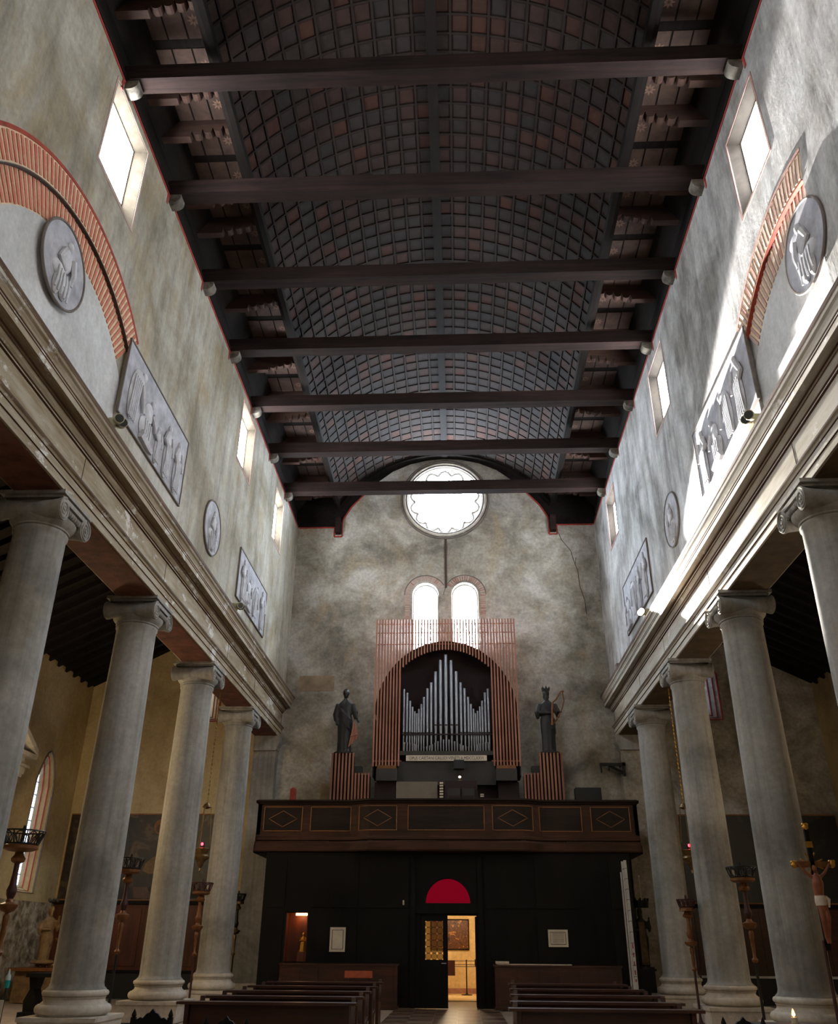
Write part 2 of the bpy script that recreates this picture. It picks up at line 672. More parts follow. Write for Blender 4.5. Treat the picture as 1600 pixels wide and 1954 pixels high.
def nave_wall(s, name, mat, wins, arc_from, arc_to):
    mb = MB()
    x0, x1 = sorted((s*WX, s*WB))
    mb.box(x0, x1, YB, YF, 10.14, ZT)
    o = mb.build(name, mat)
    cut = MB()
    for (y0, y1, z0, z1) in wins:
        g = (y0+0.19, y1-0.17, z0+0.42, z1-0.16)
        a = [(s*(WX-0.02), y0, z0), (s*(WX-0.02), y1, z0), (s*(WX-0.02), y1, z1), (s*(WX-0.02), y0, z1)]
        b = [(s*(WX+0.24), g[0], g[2]), (s*(WX+0.24), g[1], g[2]), (s*(WX+0.24), g[1], g[3]), (s*(WX+0.24), g[0], g[3])]
        c = [(s*(WX+0.34), p[1], p[2]) for p in b]
        cut.add(a+b+c, [(0, 1, 2, 3), (8, 9, 10, 11)]+[(k, (k+1) % 4, 4+(k+1) % 4, 4+k) for k in range(4)]+[(4+k, 4+(k+1) % 4, 8+(k+1) % 4, 8+k) for k in range(4)])
    # recess under the brick arch
    poly = arc(ARC_C, 3.95, arc_from, arc_to, 24)
    poly = [(poly[0][0], 10.3)]+poly+[(poly[-1][0], 10.3)]
    cut.extrude(poly, 'x', s*(WX-0.05), s*(WX+0.075))
    carve(o, cut)
    structure(o)
    return o


L_WIN = [(10.85, 12.62, 14.86, 17.12), (21.97, 23.66, 14.92, 17.02), (27.40, 28.88, 14.82, 16.84), (3.2, 4.9, 14.86, 17.1)]
R_WIN = [(10.96, 12.58, 14.64, 16.73), (19.15, 20.86, 14.70, 16.82), (27.40, 28.98, 14.86, 16.78), (3.2, 4.9, 14.7, 16.8)]
a_l0, a_l1 = math.radians(54.5), math.radians(152)
a_r0, a_r1 = math.radians(54.5), math.radians(107)
wall_l = nave_wall(-1, 'wall_left', 'plaster_nave_left', L_WIN, a_l0, a_l1)
wall_r = nave_wall(1, 'wall_right', 'plaster_nave_right', R_WIN, a_r0, a_r1)

nwin = 0
for s, wins in ((-1, L_WIN), (1, R_WIN)):
    for (y0, y1, z0, z1) in wins:
        nwin += 1
        gy0, gy1, gz0, gz1 = y0+0.19, y1-0.17, z0+0.42, z1-0.16
        w = structure(MB().box(*sorted((s*(WX+0.245), s*(WX+0.265))), gy0+0.001, gy1-0.001, gz0+0.001, gz1-0.001).build('window_%d' % nwin, 'window_glow'))
        fr = MB()
        X0, X1 = sorted((s*(WX+0.205), s*(WX+0.24)))
        for (a, b, c, d) in ((gy0, gy0+0.05, gz0, gz1), (gy1-0.05, gy1, gz0, gz1), (gy0+0.05, gy1-0.05, gz0, gz0+0.05), (gy0+0.05, gy1-0.05, gz1-0.05, gz1)):
            fr.box(X0, X1, a, b, c, d)
        fr.build('window_frame', 'grey_frame', w)
        # jambs, head and sill of the opening, coloured dark to offset the panes' glow
        jm = MB()
        O_ = [(y0, z0), (y1, z0), (y1, z1), (y0, z1)]
        G_ = [(gy0, gz0), (gy1, gz0), (gy1, gz1), (gy0, gz1)]
        for k in range(4):
            p, q, g, h_ = O_[k], O_[(k+1) % 4], G_[(k+1) % 4], G_[k]
            cy_, cz_ = (y0+y1)/2, (z0+z1)/2
            f_ = [(s*(WX+0.0), *p), (s*(WX+0.0), *q), (s*(WX+0.20), *g), (s*(WX+0.20), *h_)]
            i_ = [(x_, cy_+(y_-cy_)*0.985, cz_+(z_-cz_)*0.985) for x_, y_, z_ in f_]
            MB().hexa(f_, i_).build(('sill', 'jamb', 'head', 'jamb')[k], ('jamb_dimmed' if k == 0 or s < 0 else 'jamb_shaded'), w)
        sr = MB()
        X0, X1 = sorted((s*(WX-0.012), s*(WX+0.01)))
        for (a, b, c, d) in ((y0-0.06, y0, z0-0.06, z1+0.06), (y1, y1+0.06, z0-0.06, z1+0.06), (y0, y1, z0-0.06, z0), (y0, y1, z1, z1+0.06)):
            sr.box(X0, X1, a, b, c, d)
        sr.build('painted_surround', 'brick_faded', w)

# brick arch pieces
for s, wall, a0, a1, bm_ in ((-1, wall_l, a_l0, a_l1, 'brick_red'), (1, wall_r, a_r0, a_r1, 'brick_faded')):
    mo = MB()
    for (r0, r1, face) in ((3.965, 4.53, WX-0.004), (3.36, 3.945, WX+0.071)):
        A = arc(ARC_C, r0, a0, a1, 60)
        B = arc(ARC_C, r1, a0, a1, 60)
        for k in range(60):
            q = [A[k], A[k+1], B[k+1], B[k]]
            mo.hexa([(s*(face+0.02), p[0], p[1]) for p in q], [(s*face, p[0], p[1]) for p in q])
    mo.build('mortar_bed', 'mortar', wall)
    ed = MB()
    A = arc(ARC_C, 3.925, a0, a1, 60)
    B = arc(ARC_C, 3.95, a0, a1, 60)
    for k in range(60):
        q = [A[k], A[k+1], B[k+1], B[k]]
        ed.hexa([(s*(WX+0.07), p[0], p[1]) for p in q], [(s*(WX-0.01), p[0], p[1]) for p in q])
    ed.build('arch_edge', 'dark_edge' if s < 0 else 'red_paint', wall)
    for (r0, r1, face) in ((3.985, 4.43, WX-0.016), (3.38, 3.92, WX+0.058)):
        n = int((a1-a0)*(r0+r1)/2/0.135)
        for k in range(n):
            c0 = a0+(a1-a0)*(k+0.12)/n
            c1 = a0+(a1-a0)*(k+0.62)/n
            j = random.uniform(-0.006, 0.006)
            q = [(ARC_C[0]+r*math.cos(t), ARC_C[1]+r*math.sin(t)) for r, t in ((r0+j, c0), (r0+j, c1), (r1+j, c1), (r1+j, c0))]
            MB().hexa([(s*(face+0.02), p[0], p[1]) for p in q], [(s*(face-random.uniform(0, 0.006)), p[0], p[1]) for p in q]).build('brick', bm_, wall)
    rim = MB()
    A = arc(ARC_C, 4.46, a0, a1, 60)
    B = arc(ARC_C, 4.53, a0, a1, 60)
    for k in range(60):
        q = [A[k], A[k+1], B[k+1], B[k]]
        rim.hexa([(s*(WX+0.01), p[0], p[1]) for p in q], [(s*(WX-0.014), p[0], p[1]) for p in q])
    rim.build('arch_rim', 'red_paint' if s < 0 else 'brick_faded', wall)
    # infill plaster inside the arch
    inf = MB()
    yr, yl = ARC_C[0]+3.95*math.cos(a0)-0.004, ARC_C[0]+3.95*math.cos(a1)+0.004
    A = arc(ARC_C, 3.36, math.acos((yr-ARC_C[0])/3.36), math.acos(max(-0.93, (yl-ARC_C[0])/3.36)), 40)
    poly = [(A[0][0], 10.31)]+A+[(A[-1][0], 10.31)]
    inf.extrude(poly, 'x', s*(WX+0.066), s*(WX+0.10))
    inf.build('arch_infill', 'plaster_infill', wall)

# painted red band along the wall head, with its notches at the beams
BEAM_Y = [8.28+2.97*k for k in range(8)]
for s, wall in ((-1, wall_l), (1, wall_r)):
    b = MB()
    X0, X1 = sorted((s*(WX-0.012), s*(WX+0.01)))
    b.box(X0, X1, 6.0, YF-0.02, ZT-0.075, ZT)
    for y in BEAM_Y:
        b.box(X0, X1, y-0.27, y-0.19, ZT-0.34, ZT-0.075)
    b.build('painted_band', 'red_line', wall)
    for y in BEAM_Y:
        prof = [(WX-0.27, ZT+0.028), (WX-0.27, ZT-0.06)]+[(WX-0.27+0.20*(1-math.cos(t)), ZT-0.06-0.16*math.sin(t)) for t in [PI/2*k/8 for k in range(9)]]+[(WX+0.05, ZT-0.22), (WX+0.05, ZT+0.028)]
        MB().extrude([(s*p[0], p[1]) for p in prof], 'y', y-0.14, y+0.14).build('corbel', 'corbel_stone', wall, True)

# ---- organ wall (facade)
TOPS = [(4.45, 17.43), (4.42, 17.62), (4.36, 17.80), (4.02, 18.40), (3.52, 18.98), (2.95, 19.55), (2.27, 20.10), (1.5, 20.46), (0.75, 20.64)]
poly = [(-7.2, 0), (7.2, 0), (7.2, ZT)]+TOPS+[(0, 20.70)]+[(-x, z) for x, z in reversed(TOPS)]+[(-7.2, ZT)]
wall_b = MB().extrude(poly, 'y', YF, YF+0.8).build('wall_back', 'plaster_facade')
cut = MB()
ROSE = (0.0, 18.70)
cut.extrude(arc(ROSE, 1.64, 0, 2*PI*63/64, 63), 'y', YF-0.1, YF+0.42)
ARCHW = ((-0.815, 0.53), (0.78, 0.54))
for cxw, hw in ARCHW:
    cut.extrude([(cxw-hw, 12.0), (cxw+hw, 12.0)]+arc((cxw, 14.29), hw, 0, PI, 20), 'y', YF-0.1, YF+0.35)
cut.box(-0.95, 1.05, YF-0.1, YF+0.9, -0.1, 2.9)
carve(wall_b, cut)
structure(wall_b)

# rose window: pane, moulded rings, cusped tracery
nwin += 1
rose = structure(MB().extrude(arc(ROSE, 1.60, 0, 2*PI*63/64, 63), 'y', YF+0.30, YF+0.33).build('window_%d' % nwin, 'facade_glow'))


def ring(r, rad, y, n=72):
    return MB().tube([(ROSE[0]+r*math.cos(2*PI*k/n), y, ROSE[1]+r*math.sin(2*PI*k/n)) for k in range(n)], rad, 10, True)


for r, rad, y, m in ((1.86, 0.055, YF-0.015, 'grey_frame'), (1.74, 0.06, YF-0.02, 'base_stone'), (1.655, 0.05, YF+0.0, 'grey_frame'), (1.60, 0.045, YF+0.10, 'base_stone'), (1.575, 0.05, YF+0.20, 'base_stone')):
    ring(r, rad, y).build('moulding_ring', m, rose, True)
tr = MB()
for k in range(14):
    a = 2*PI*(k+0.5)/14
    da = PI/14
    p0 = (1.56, a-da)
    pts = []
    for j in range(9):
        t = j/8
        rr = 1.50-0.22*abs(2*t-1)**2
        aa = a-da+2*da*t
        pts.append((ROSE[0]+rr*math.cos(aa), YF+0.26, ROSE[1]+rr*math.sin(aa)))
    MB().tube(pts, 0.055, 6).build("tracery_cusp", 'grey_frame', rose, True)

# two arched windows with brick surrounds
for cxw, hw in ARCHW:
    nwin += 1
    w = structure(MB().extrude([(cxw-hw+0.06, 12.0), (cxw+hw-0.06, 12.0)]+arc((cxw, 14.29), hw-0.06, 0, PI, 20), 'y', YF+0.28, YF+0.30).build('window_%d' % nwin, 'facade_glow'))
    pts = [(cxw-hw+0.03, YF+0.25, 12.0)]+[(p[0], YF+0.25, p[1]) for p in reversed(arc((cxw, 14.29), hw-0.03, 0, PI, 20))]+[(cxw+hw-0.03, YF+0.25, 12.0)]
    MB().tube(pts, 0.03, 6).build('window_frame', 'grey_frame', w, True)
    n = 24
    for k in range(n):
        a, b = PI*(k+0.12)/n, PI*(k+0.66)/n
        if cxw*math.cos((a+b)/2) < -0.62 and abs(cxw+0.75*math.cos((a+b)/2)) < 0.08:
            continue
        q = [(cxw+r*math.cos(t), 14.29+r*math.sin(t)) for r, t in ((0.63, a), (0.63, b), (0.83, b), (0.83, a))]
        if min(abs(p[0]) for p in q) < 0.04:
            continue
        MB().hexa([(p[0], YF+0.01, p[1]) for p in q], [(p[0], YF-0.015, p[1]) for p in q]).build('brick', 'brick_faded', w)
    side = -1 if cxw < 0 else 1
    for k in range(20):
        z = 12.75+k*0.078
        MB().box(*sorted((cxw+side*0.63, cxw+side*0.83)), YF-0.014, YF+0.01, z, z+0.044).build('brick', 'brick_faded', w)
    pts = [(cxw+p[0], YF-0.008, 14.29+p[1]) for p in arc((0, 0), 0.86, 0, PI, 24) if abs(cxw+p[0]) > 0.07]
    MB().tube(pts, 0.018, 6).build('surround_line', 'grey_frame', w)

# cable duct, cracks and patches of the organ wall
MB().box(-0.03, 0.06, YF-0.03, YF+0.01, 14.6, 16.98).build('painted_stripe', 'dark_edge', wall_b)
crack = [(4.75, 17.05), (4.85, 16.7), (5.2, 16.2), (5.3, 15.7), (5.42, 15.3), (5.45, 14.6), (5.6, 14.0), (5.62, 13.4)]
MB().tube([(x, YF-0.002, z) for x, z in crack], 0.014, 5).build('crack', 'dark_edge', wall_b)
MB().tube([(5.4, YF-0.002, 15.9), (5.34, YF-0.002, 15.6), (5.3, YF-0.002, 15.7)], 0.012, 5).build('crack', 'dark_edge', wall_b)
for x0, x1, z0, z1, m_ in ((-5.75, -4.35, 10.35, 10.95, 'patch_brown'), (-4.65, -4.3, 6.0, 6.9, 'patch_brown'), (3.2, 4.5, 11.0, 12.2, 'plaster_facade'), (-3.2, -2.6, 14.0, 14.5, 'plaster_facade')):
    MB().box(x0, x1, YF-0.012, YF+0.01, z0, z1).build('plaster_patch', m_, wall_b)
# red line under the ceiling on the organ wall
rl = MB()
for s in (-1, 1):
    for (x0, z0), (x1, z1) in zip([(6.2, ZT), (4.70, ZT), (4.70, 17.0), (4.36, 17.0), (4.38, 17.5)]+TOPS[2:5], [(4.70, ZT), (4.70, 17.0), (4.36, 17.0), (4.38, 17.5)]+TOPS[2:5]+[TOPS[5]]):
        rl.tube([(s*x0, YF-0.005, z0-0.03), (s*x1, YF-0.005, z1-0.03)], 0.035, 6)
rl.build('painted_band', 'red_line', wall_b)
for s in (-1, 1):
    # plaster repairs
    pass
    MB().box(*sorted((s*4.42, s*4.64)), YF-0.3, YF+0.01, 17.06, 17.75).build('corbel', 'tie_timber', wall_b)

# ---- aisles
for s, nm in ((-1, 'left'), (1, 'right')):
    o = MB().box(*sorted((s*AX, s*(AX+0.5))), YB, YF+0.8, 0, 10.6).build('wall_aisle_'+nm, 'plaster_aisle')
    if s < 0:
        c = MB()
        yc, hw = 29.52, 0.66
        a = [(yc-hw, 3.05), (yc+hw, 3.05), (yc+hw, 6.5)]+[(yc+hw*(1-t)-0*t, 6.5+1.05*math.sin(t*PI/2)**0.9) for t in (0.25, 0.5, 0.75, 1.0)]+[(yc-hw*(1-t), 6.5+1.05*math.sin(t*PI/2)**0.9) for t in (0.75, 0.5, 0.25)]+[(yc-hw, 6.5)]
        b = [(yc+(p[0]-yc)*0.34, 3.3+(p[1]-3.05)*0.87) for p in a]
        n = len(a)
        vs = [(s*(AX-0.02), p[0], p[1]) for p in a]+[(s*(AX+0.36), p[0], p[1]) for p in b]
        c.add(vs, [tuple(range(n)), tuple(range(n, 2*n))]+[(i, (i+1) % n, n+(i+1) % n, n+i) for i in range(n)])
        carve(o, c)
        nwin += 1
        w = structure(MB().extrude(b, 'x', s*(AX+0.33), s*(AX+0.345)).build('window_%d' % nwin, 'aisle_glow'))
        MB().tube([(s*(AX-0.01), yc+(p[0]-yc)*1.03, p[1]+0.02) for p in a], 0.03, 6, True).build('painted_surround', 'grey_frame', w)
        for t_ in (0.30, 0.66):
            MB().tube([(s*(AX-0.02+0.38*t_), yc+(p[0]*(1-t_)+q[0]*t_-yc)*0.985, 5.2+(p[1]*(1-t_)+q[1]*t_-5.2)*0.995) for p, q in zip(a, b)], 0.020, 6, True).build('painted_line', 'red_line', w)
        for k in range(9):
            MB().box(*sorted((s*(AX+0.31), s*(AX+0.325))), yc-0.22, yc+0.22, 3.6+k*0.42, 3.63+k*0.42).build('glazing_bar', 'iron', w)
    structure(o)
    o = MB().box(*sorted((s*WB, s*(AX+0.4))), YF, YF+0.8, 0, 14.4).build('wall_back_'+nm, 'plaster_aisle' if s < 0 else 'plaster_facade')
    c = MB()
    xc, hw = s*9.55, 0.78
    a = [(xc-hw, 9.2), (xc+hw, 9.2), (xc+hw, 10.9)]+[(xc+hw*(1-t), 10.9+0.95*math.sin(t*PI/2)**0.9) for t in (0.25, 0.5, 0.75, 1.0)]+[(xc-hw*(1-t), 10.9+0.95*math.sin(t*PI/2)**0.9) for t in (0.75, 0.5, 0.25)]+[(xc-hw, 10.9)]
    b = [(xc+(p[0]-xc)*0.40, 9.5+(p[1]-9.2)*0.82) for p in a]
    n = len(a)
    c.add([(p[0], YF-0.02, p[1]) for p in a]+[(p[0], YF+0.40, p[1]) for p in b], [tuple(range(n)), tuple(range(n, 2*n))]+[(i, (i+1) % n, n+(i+1) % n, n+i) for i in range(n)])
    carve(o, c)
    structure(o)
    nwin += 1
    w = structure(MB().extrude(b, 'y', YF+0.37, YF+0.385).build('window_%d' % nwin, 'aisle_glow'))
    MB().tube([(p[0], YF-0.01, p[1]) for p in a], 0.045, 6, True).build('painted_surround', 'red_paint', w)
    for t_ in (0.3, 0.65):
        MB().tube([(xc+(p[0]*(1-t_)+q[0]*t_-xc)*0.985, YF-0.02+0.42*t_, 10.5+(p[1]*(1-t_)+q[1]*t_-10.5)*0.99) for p, q in zip(a, b)], 0.020, 6, True).build('painted_line', 'red_line', w)
    # lean-to ceiling with rafters
    q = [(s*WB, 13.95), (s*(AX+0.4), 10.35), (s*(AX+0.4), 10.55), (s*WB, 14.15)]
    cl = structure(MB().extrude(q, 'y', YB, YF+0.2).build('ceiling_aisle_'+nm, 'rib_timber'))
    rf = MB().extrude([(s*(WB-0.0), 13.93), (s*(AX-0.02), 10.56-0.0), (s*(AX-0.02), 10.38), (s*(WB-0.0), 13.75)], 'y', -0.07, 0.07).mesh('rafter', 'rib_timber')
    for k in range(26):
        link('rafter', rf, cl, (0, 14.4+0.68*k, 0))

# wall behind the viewer, with the choir windows
wall_f = MB().box(-AX-0.4, AX+0.4, YB-0.5, YB, 0, 21.5).build('wall_front', 'plaster_facade')
structure(wall_f)
# ---- entablature above the columns
PROF_ARCH = [(0, 8.55), (0, 8.70), (0.025, 8.705), (0.025, 8.84), (0.045, 8.85), (0.065, 8.88), (0.10, 8.90), (0.10, 8.935), (0.0, 8.95)]
PROF_CORN = [(0.0, 9.48), (0.035, 9.49), (0.035, 9.515), (0.06, 9.53), (0.10, 9.57), (0.125, 9.61), (0.125, 9.635), (0.155, 9.64), (0.155, 9.69),
             (0.17, 9.70), (0.29, 9.705), (0.29, 9.69), (0.305, 9.69), (0.305, 9.80), (0.32, 9.81), (0.32, 9.835), (0.335, 9.85), (0.345, 9.89), (0.375, 9.94), (0.41, 9.965), (0.425, 10.0), (0.425, 10.02),
             (0.44, 10.03), (0.44, 10.095), (0.40, 10.13)]
XE = 6.30
for i, (s, mt, ms) in enumerate(((-1, 'trim_left', 'soffit_left'), (1, 'trim_right', 'soffit_right'))):
    tr_ = structure(MB().extrude([(s*p[0], p[1]) for p in ((XE, 8.95), (XE, 9.48), (WB, 9.48), (WB, 8.95))], 'y', YB, YF).build('trim_%d' % (i+1), mt))
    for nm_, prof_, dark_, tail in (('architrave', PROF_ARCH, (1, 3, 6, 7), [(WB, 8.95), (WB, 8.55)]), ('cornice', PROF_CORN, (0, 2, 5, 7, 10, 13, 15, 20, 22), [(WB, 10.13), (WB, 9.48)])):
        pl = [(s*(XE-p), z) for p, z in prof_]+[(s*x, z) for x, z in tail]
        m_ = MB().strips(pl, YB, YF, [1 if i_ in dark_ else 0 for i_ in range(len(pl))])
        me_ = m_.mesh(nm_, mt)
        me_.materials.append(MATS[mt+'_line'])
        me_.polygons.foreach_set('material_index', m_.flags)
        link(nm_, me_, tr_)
    for k in range(-3, 4):
        y0 = 12.95+4.926*k+0.56
        MB().box(*sorted((s*(XE+0.05), s*(WB-0.03))), y0, y0+4.926-1.12, 8.535, 8.552).build('soffit_panel', ms, tr_)
    for k in range(-2, 5):
        # stone joints of the frieze
        y0 = 12.95+4.926*k+random.uniform(-0.9, 0.9)
        MB().box(*sorted((s*(XE-0.006), s*(XE+0.01))), y0, y0+0.014, 8.96, 9.47).build('joint', 'dark_edge', tr_)

# ================================================================== ceiling
R_V, CZ = 5.46, 15.46
TH = math.asin(4.6/5.46)
Y0V, Y1V = 2.0, 32.1
NCELL = 24


def vp(t, r, y):
    return (r*math.sin(t), y, CZ+r*math.cos(t))


mb = MB()
n = 48
for k in range(n):
    t0, t1 = -TH+2*TH*k/n, -TH+2*TH*(k+1)/n
    mb.hexa([vp(t0, R_V, YB), vp(t1, R_V, YB), vp(t1, R_V, Y1V), vp(t0, R_V, Y1V)], [vp(t0, R_V+0.12, YB), vp(t1, R_V+0.12, YB), vp(t1, R_V+0.12, Y1V), vp(t0, R_V+0.12, Y1V)])
ceiling = structure(mb.build('ceiling', 'vault_board'))
# flat flanks, wall plates, end wall of boards
for s in (-1, 1):
    MB().box(*sorted((s*4.50, s*WB)), YB, Y1V, 18.84, 18.96).build('flank_soffit', 'rib_timber', ceiling)
    MB().box(*sorted((s*(WX+0.10), s*WB)), YB, YF, ZT, 18.84).build('wall_plate', 'rib_timber', ceiling)
    MB().extrude([(s*p[0], p[1]) for p in ((4.47, 18.32), (4.60, 18.30), (4.72, 18.40), (4.72, 18.84), (4.50, 18.84), (4.47, 18.60))], 'y', Y0V, YF).build('edge_moulding', 'rib_timber', ceiling)
    MB().box(*sorted((s*(WX-0.02), s*(WX+0.10))), Y0V, YF, ZT+0.02, ZT+0.12).build('wall_strip', 'rib_timber', ceiling)
    # coving between wall plate and flank
    MB().extrude([(s*p[0], p[1]) for p in ((WX+0.09, 18.2), (WX+0.09, 18.84), (WX-0.35, 18.84))], 'y', Y0V, YF).build('cove', 'rib_timber', ceiling)
MB().extrude([(7.2, ZT)]+TOPS+[(0, 20.70)]+[(-x, z) for x, z in reversed(TOPS)]+[(-7.2, ZT), (-7.2, 21.6), (7.2, 21.6)], 'y', YF+0.05, YF+0.5).build('end_board', 'rib_timber', ceiling)
# arched rim against the organ wall
rim = MB()
for k in range(48):
    t0, t1 = -TH+2*TH*k/48, -TH+2*TH*(k+1)/48
    rim.hexa([vp(t0, R_V-0.16, 31.72), vp(t1, R_V-0.16, 31.72), vp(t1, R_V-0.16, 32.08), vp(t0, R_V-0.16, 32.08)], [vp(t0, R_V, 31.72), vp(t1, R_V, 31.72), vp(t1, R_V, 32.08), vp(t0, R_V, 32.08)])
rim.build('end_rib', 'rib_timber', ceiling)
# coffers
dT = 2*TH/NCELL
PITCH_Y = 0.4664
rows = int((YF-7.6)/PITCH_Y)
Yr0 = YF-0.3-rows*PITCH_Y
cw = dT*R_V
pan = MB()
h = 0.012
pan.add([(-cw/2+0.03, -PITCH_Y/2+0.03, 0), (cw/2-0.03, -PITCH_Y/2+0.03, 0), (cw/2-0.03, PITCH_Y/2-0.03, 0), (-cw/2+0.03, PITCH_Y/2-0.03, 0),
         (-cw/2+0.06, -PITCH_Y/2+0.06, -h), (cw/2-0.06, -PITCH_Y/2+0.06, -h), (cw/2-0.06, PITCH_Y/2-0.06, -h), (-cw/2+0.06, PITCH_Y/2-0.06, -h)],
        [(4, 5, 6, 7)]+[(k, (k+1) % 4, 4+(k+1) % 4, 4+k) for k in range(4)])
pan_me = pan.mesh('coffer_panel', 'coffer')
cells = []
for r in range(rows):
    for c in range(NCELL):
        t = -TH+dT*(c+0.5)
        y = Yr0+(r+0.5)*PITCH_Y
        p = vp(t, R_V-0.004, y)
        px, py, z = project(p)
        seen = 0 < px < 1600 and 0 < py < 1954
        q = Vector(p)-CAM_POS
        nrm = Vector((-math.sin(t), 0, -math.cos(t)))
        size = abs(q.normalized().dot(nrm))/q.length_squared
        cells.append((size if seen else -1, p, t))
cells.sort(key=lambda e: -e[0])
for e in cells[:300]:
    link('coffer_panel', pan_me, ceiling, e[1], (0, e[2], 0))
far = MB()
for e in cells[300:]:
    Rm = Matrix.Rotation(e[2], 4, 'Y')
    far.add([Rm @ Vector(v)+Vector(e[1]) for v in pan.v], pan.f)
o = link('coffer_panels_far', far.mesh('coffer_panels_far', 'coffer_far'), ceiling)
o['kind'] = 'stuff'
# battens along and across
bt = MB().box(-0.028, 0.028, Yr0, YF-0.3, -0.05, 0.0).mesh('batten', 'vault_board')
for c in range(NCELL+1):
    if c == NCELL//2:
        continue
    t = -TH+dT*c
    link('batten', bt, ceiling, (R_V*math.sin(t), 0, CZ+R_V*math.cos(t)), (0, t, 0))
xb = MB()
for k in range(48):
    t0, t1 = -TH+2*TH*k/48, -TH+2*TH*(k+1)/48
    xb.hexa([vp(t0, R_V-0.04, -0.026), vp(t1, R_V-0.04, -0.026), vp(t1, R_V-0.04, 0.026), vp(t0, R_V-0.04, 0.026)], [vp(t0, R_V, -0.026), vp(t1, R_V, -0.026), vp(t1, R_V, 0.026), vp(t0, R_V, 0.026)])
xb_me = xb.mesh('cross_batten', 'vault_board')
for r in range(rows+1):
    link('cross_batten', xb_me, ceiling, (0, Yr0+r*PITCH_Y, 0))
MB().box(-0.13, 0.13, Y0V, YF, CZ+R_V-0.20, CZ+R_V).build('ridge_beam', 'rib_timber', ceiling)

# tie beams
tb = MB().box(-WX-0.08, WX+0.08, -0.18, 0.18, ZT+0.03, ZT+0.45).mesh('tie_beam', 'tie_timber')
for y in BEAM_Y:
    link('tie_beam', tb, ceiling, (0, y, 0))

# flank brackets with scalloped noses, soffit panels, stars
prof = [(WX+0.05, 18.84), (WX+0.05, 18.28), (5.62, 18.28), (5.60, 18.44)]
x = 5.58
for k in range(4):
    for j in range(6):
        a = PI*j/5
        prof.append((x-0.12+0.10*math.cos(a), 18.42+0.055*k-0.09*math.sin(a)))
    x -= 0.235
    prof.append((x+0.01, 18.52+0.055*k))
prof += [(4.64, 18.70), (4.64, 18.84)]
br = {s: MB().extrude([(s*p[0], p[1]) for p in prof], 'y', -0.09, 0.09).mesh('bracket', 'bracket_timber') for s in (-1, 1)}
star = MB()
for k in range(8):
    a = PI*k/4
    d = Vector((math.cos(a), math.sin(a), 0))
    w_ = Vector((-math.sin(a), math.cos(a), 0))
    star.add([d*0.02, d*0.07+w_*0.026, d*0.15, d*0.07-w_*0.026], [(0, 1, 2, 3)])
star_me = star.mesh('painted_star', 'star_paint', fix=False)
sp = MB().box(-0.20, 0.20, -0.40, 0.40, -0.02, 0).mesh('soffit_panel', 'soffit_panel_paint')
for y in BEAM_Y:
    for s in (-1, 1):
        for off in (0.99, 1.98):
            link('bracket', br[s], ceiling, (0, y+off, 0))
        for off in (0.52, 1.485, 2.47):
            for xx in (4.92, 5.36, 5.80):
                pz = link('soffit_panel', sp, ceiling, (s*xx, y+off, 18.838))
                if xx < 5.2:
                    link('painted_star', star_me, pz, (0, 0, -0.024), (PI, 0, 0))

# ================================================================== columns
CY = [12.95+4.926*k for k in range(4)]
CXX = 6.75
shaft_prof = [(0.545, 0.86), (0.50, 0.90), (0.482, 0.96)]+[(0.482-0.052*max(0, (z-2.5)/5.2)**1.5, z) for z in [1.5+0.5*k for k in range(13)]]+[(0.431, 7.88), (0.455, 7.91), (0.455, 7.95), (0.44, 7.97)]
shaft_me = MB().lathe(shaft_prof, 40).mesh('shaft', 'column_stone', True)


def torus_prof(r, z, h):
    return [(r+h/2*math.cos(a), z+h/2+h/2*math.sin(a)) for a in [-PI/2+PI*k/8 for k in range(9)]]


base_prof = [(0.60, 0.42)]+torus_prof(0.60, 0.45, 0.17)+[(0.595, 0.63), (0.555, 0.66), (0.545, 0.70), (0.57, 0.73)]+torus_prof(0.55, 0.745, 0.10)+[(0.545, 0.855), (0.50, 0.862)]
base_me = MB().lathe(base_prof, 40).mesh('base', 'base_stone', True)
plinth_me = MB().box(-0.70, 0.70, -0.70, 0.70, 0.0, 0.36).box(-0.725, 0.725, -0.725, 0.725, 0.36, 0.43).mesh('pedestal', 'base_stone')
ech_me = MB().lathe([(0.44, 7.97), (0.465, 7.985), (0.465, 8.01), (0.45, 8.02), (0.49, 8.06), (0.54, 8.12), (0.55, 8.17), (0.50, 8.20)], 36).mesh('echinus', 'column_stone', True)
aba = MB().box(-0.52, 0.52, -0.50, 0.50, 8.44, 8.48).box(-0.575, 0.575, -0.575, 0.575, 8.48, 8.55).box(-0.46, 0.46, -0.40, 0.40, 8.16, 8.44)
aba_me = aba.mesh('abacus', 'column_stone')
VZ = 8.23


def volute(yc):
    """scroll facing the nave: bolster drum and raised spiral on both ends"""
    m = MB()
    zc, R0 = VZ, 0.195
    prof = [(R0, -0.56), (R0, -0.52), (0.175, -0.46), (0.145, -0.2), (0.135, 0), (0.145, 0.2), (0.175, 0.46), (R0, 0.52), (R0, 0.56)]
    vs, fs = [], []
    nn = 24
    for r, x in prof:
        for i in range(nn):
            a = 2*PI*i/nn
            vs.append((x, yc+r*math.cos(a), zc+r*math.sin(a)))
    for k in range(len(prof)-1):
        for i in range(nn):
            fs.append((k*nn+i, k*nn+(i+1) % nn, (k+1)*nn+(i+1) % nn, (k+1)*nn+i))
    fs += [tuple(range(nn)), tuple((len(prof)-1)*nn+i for i in range(nn))]
    m.add(vs, fs)
    return m


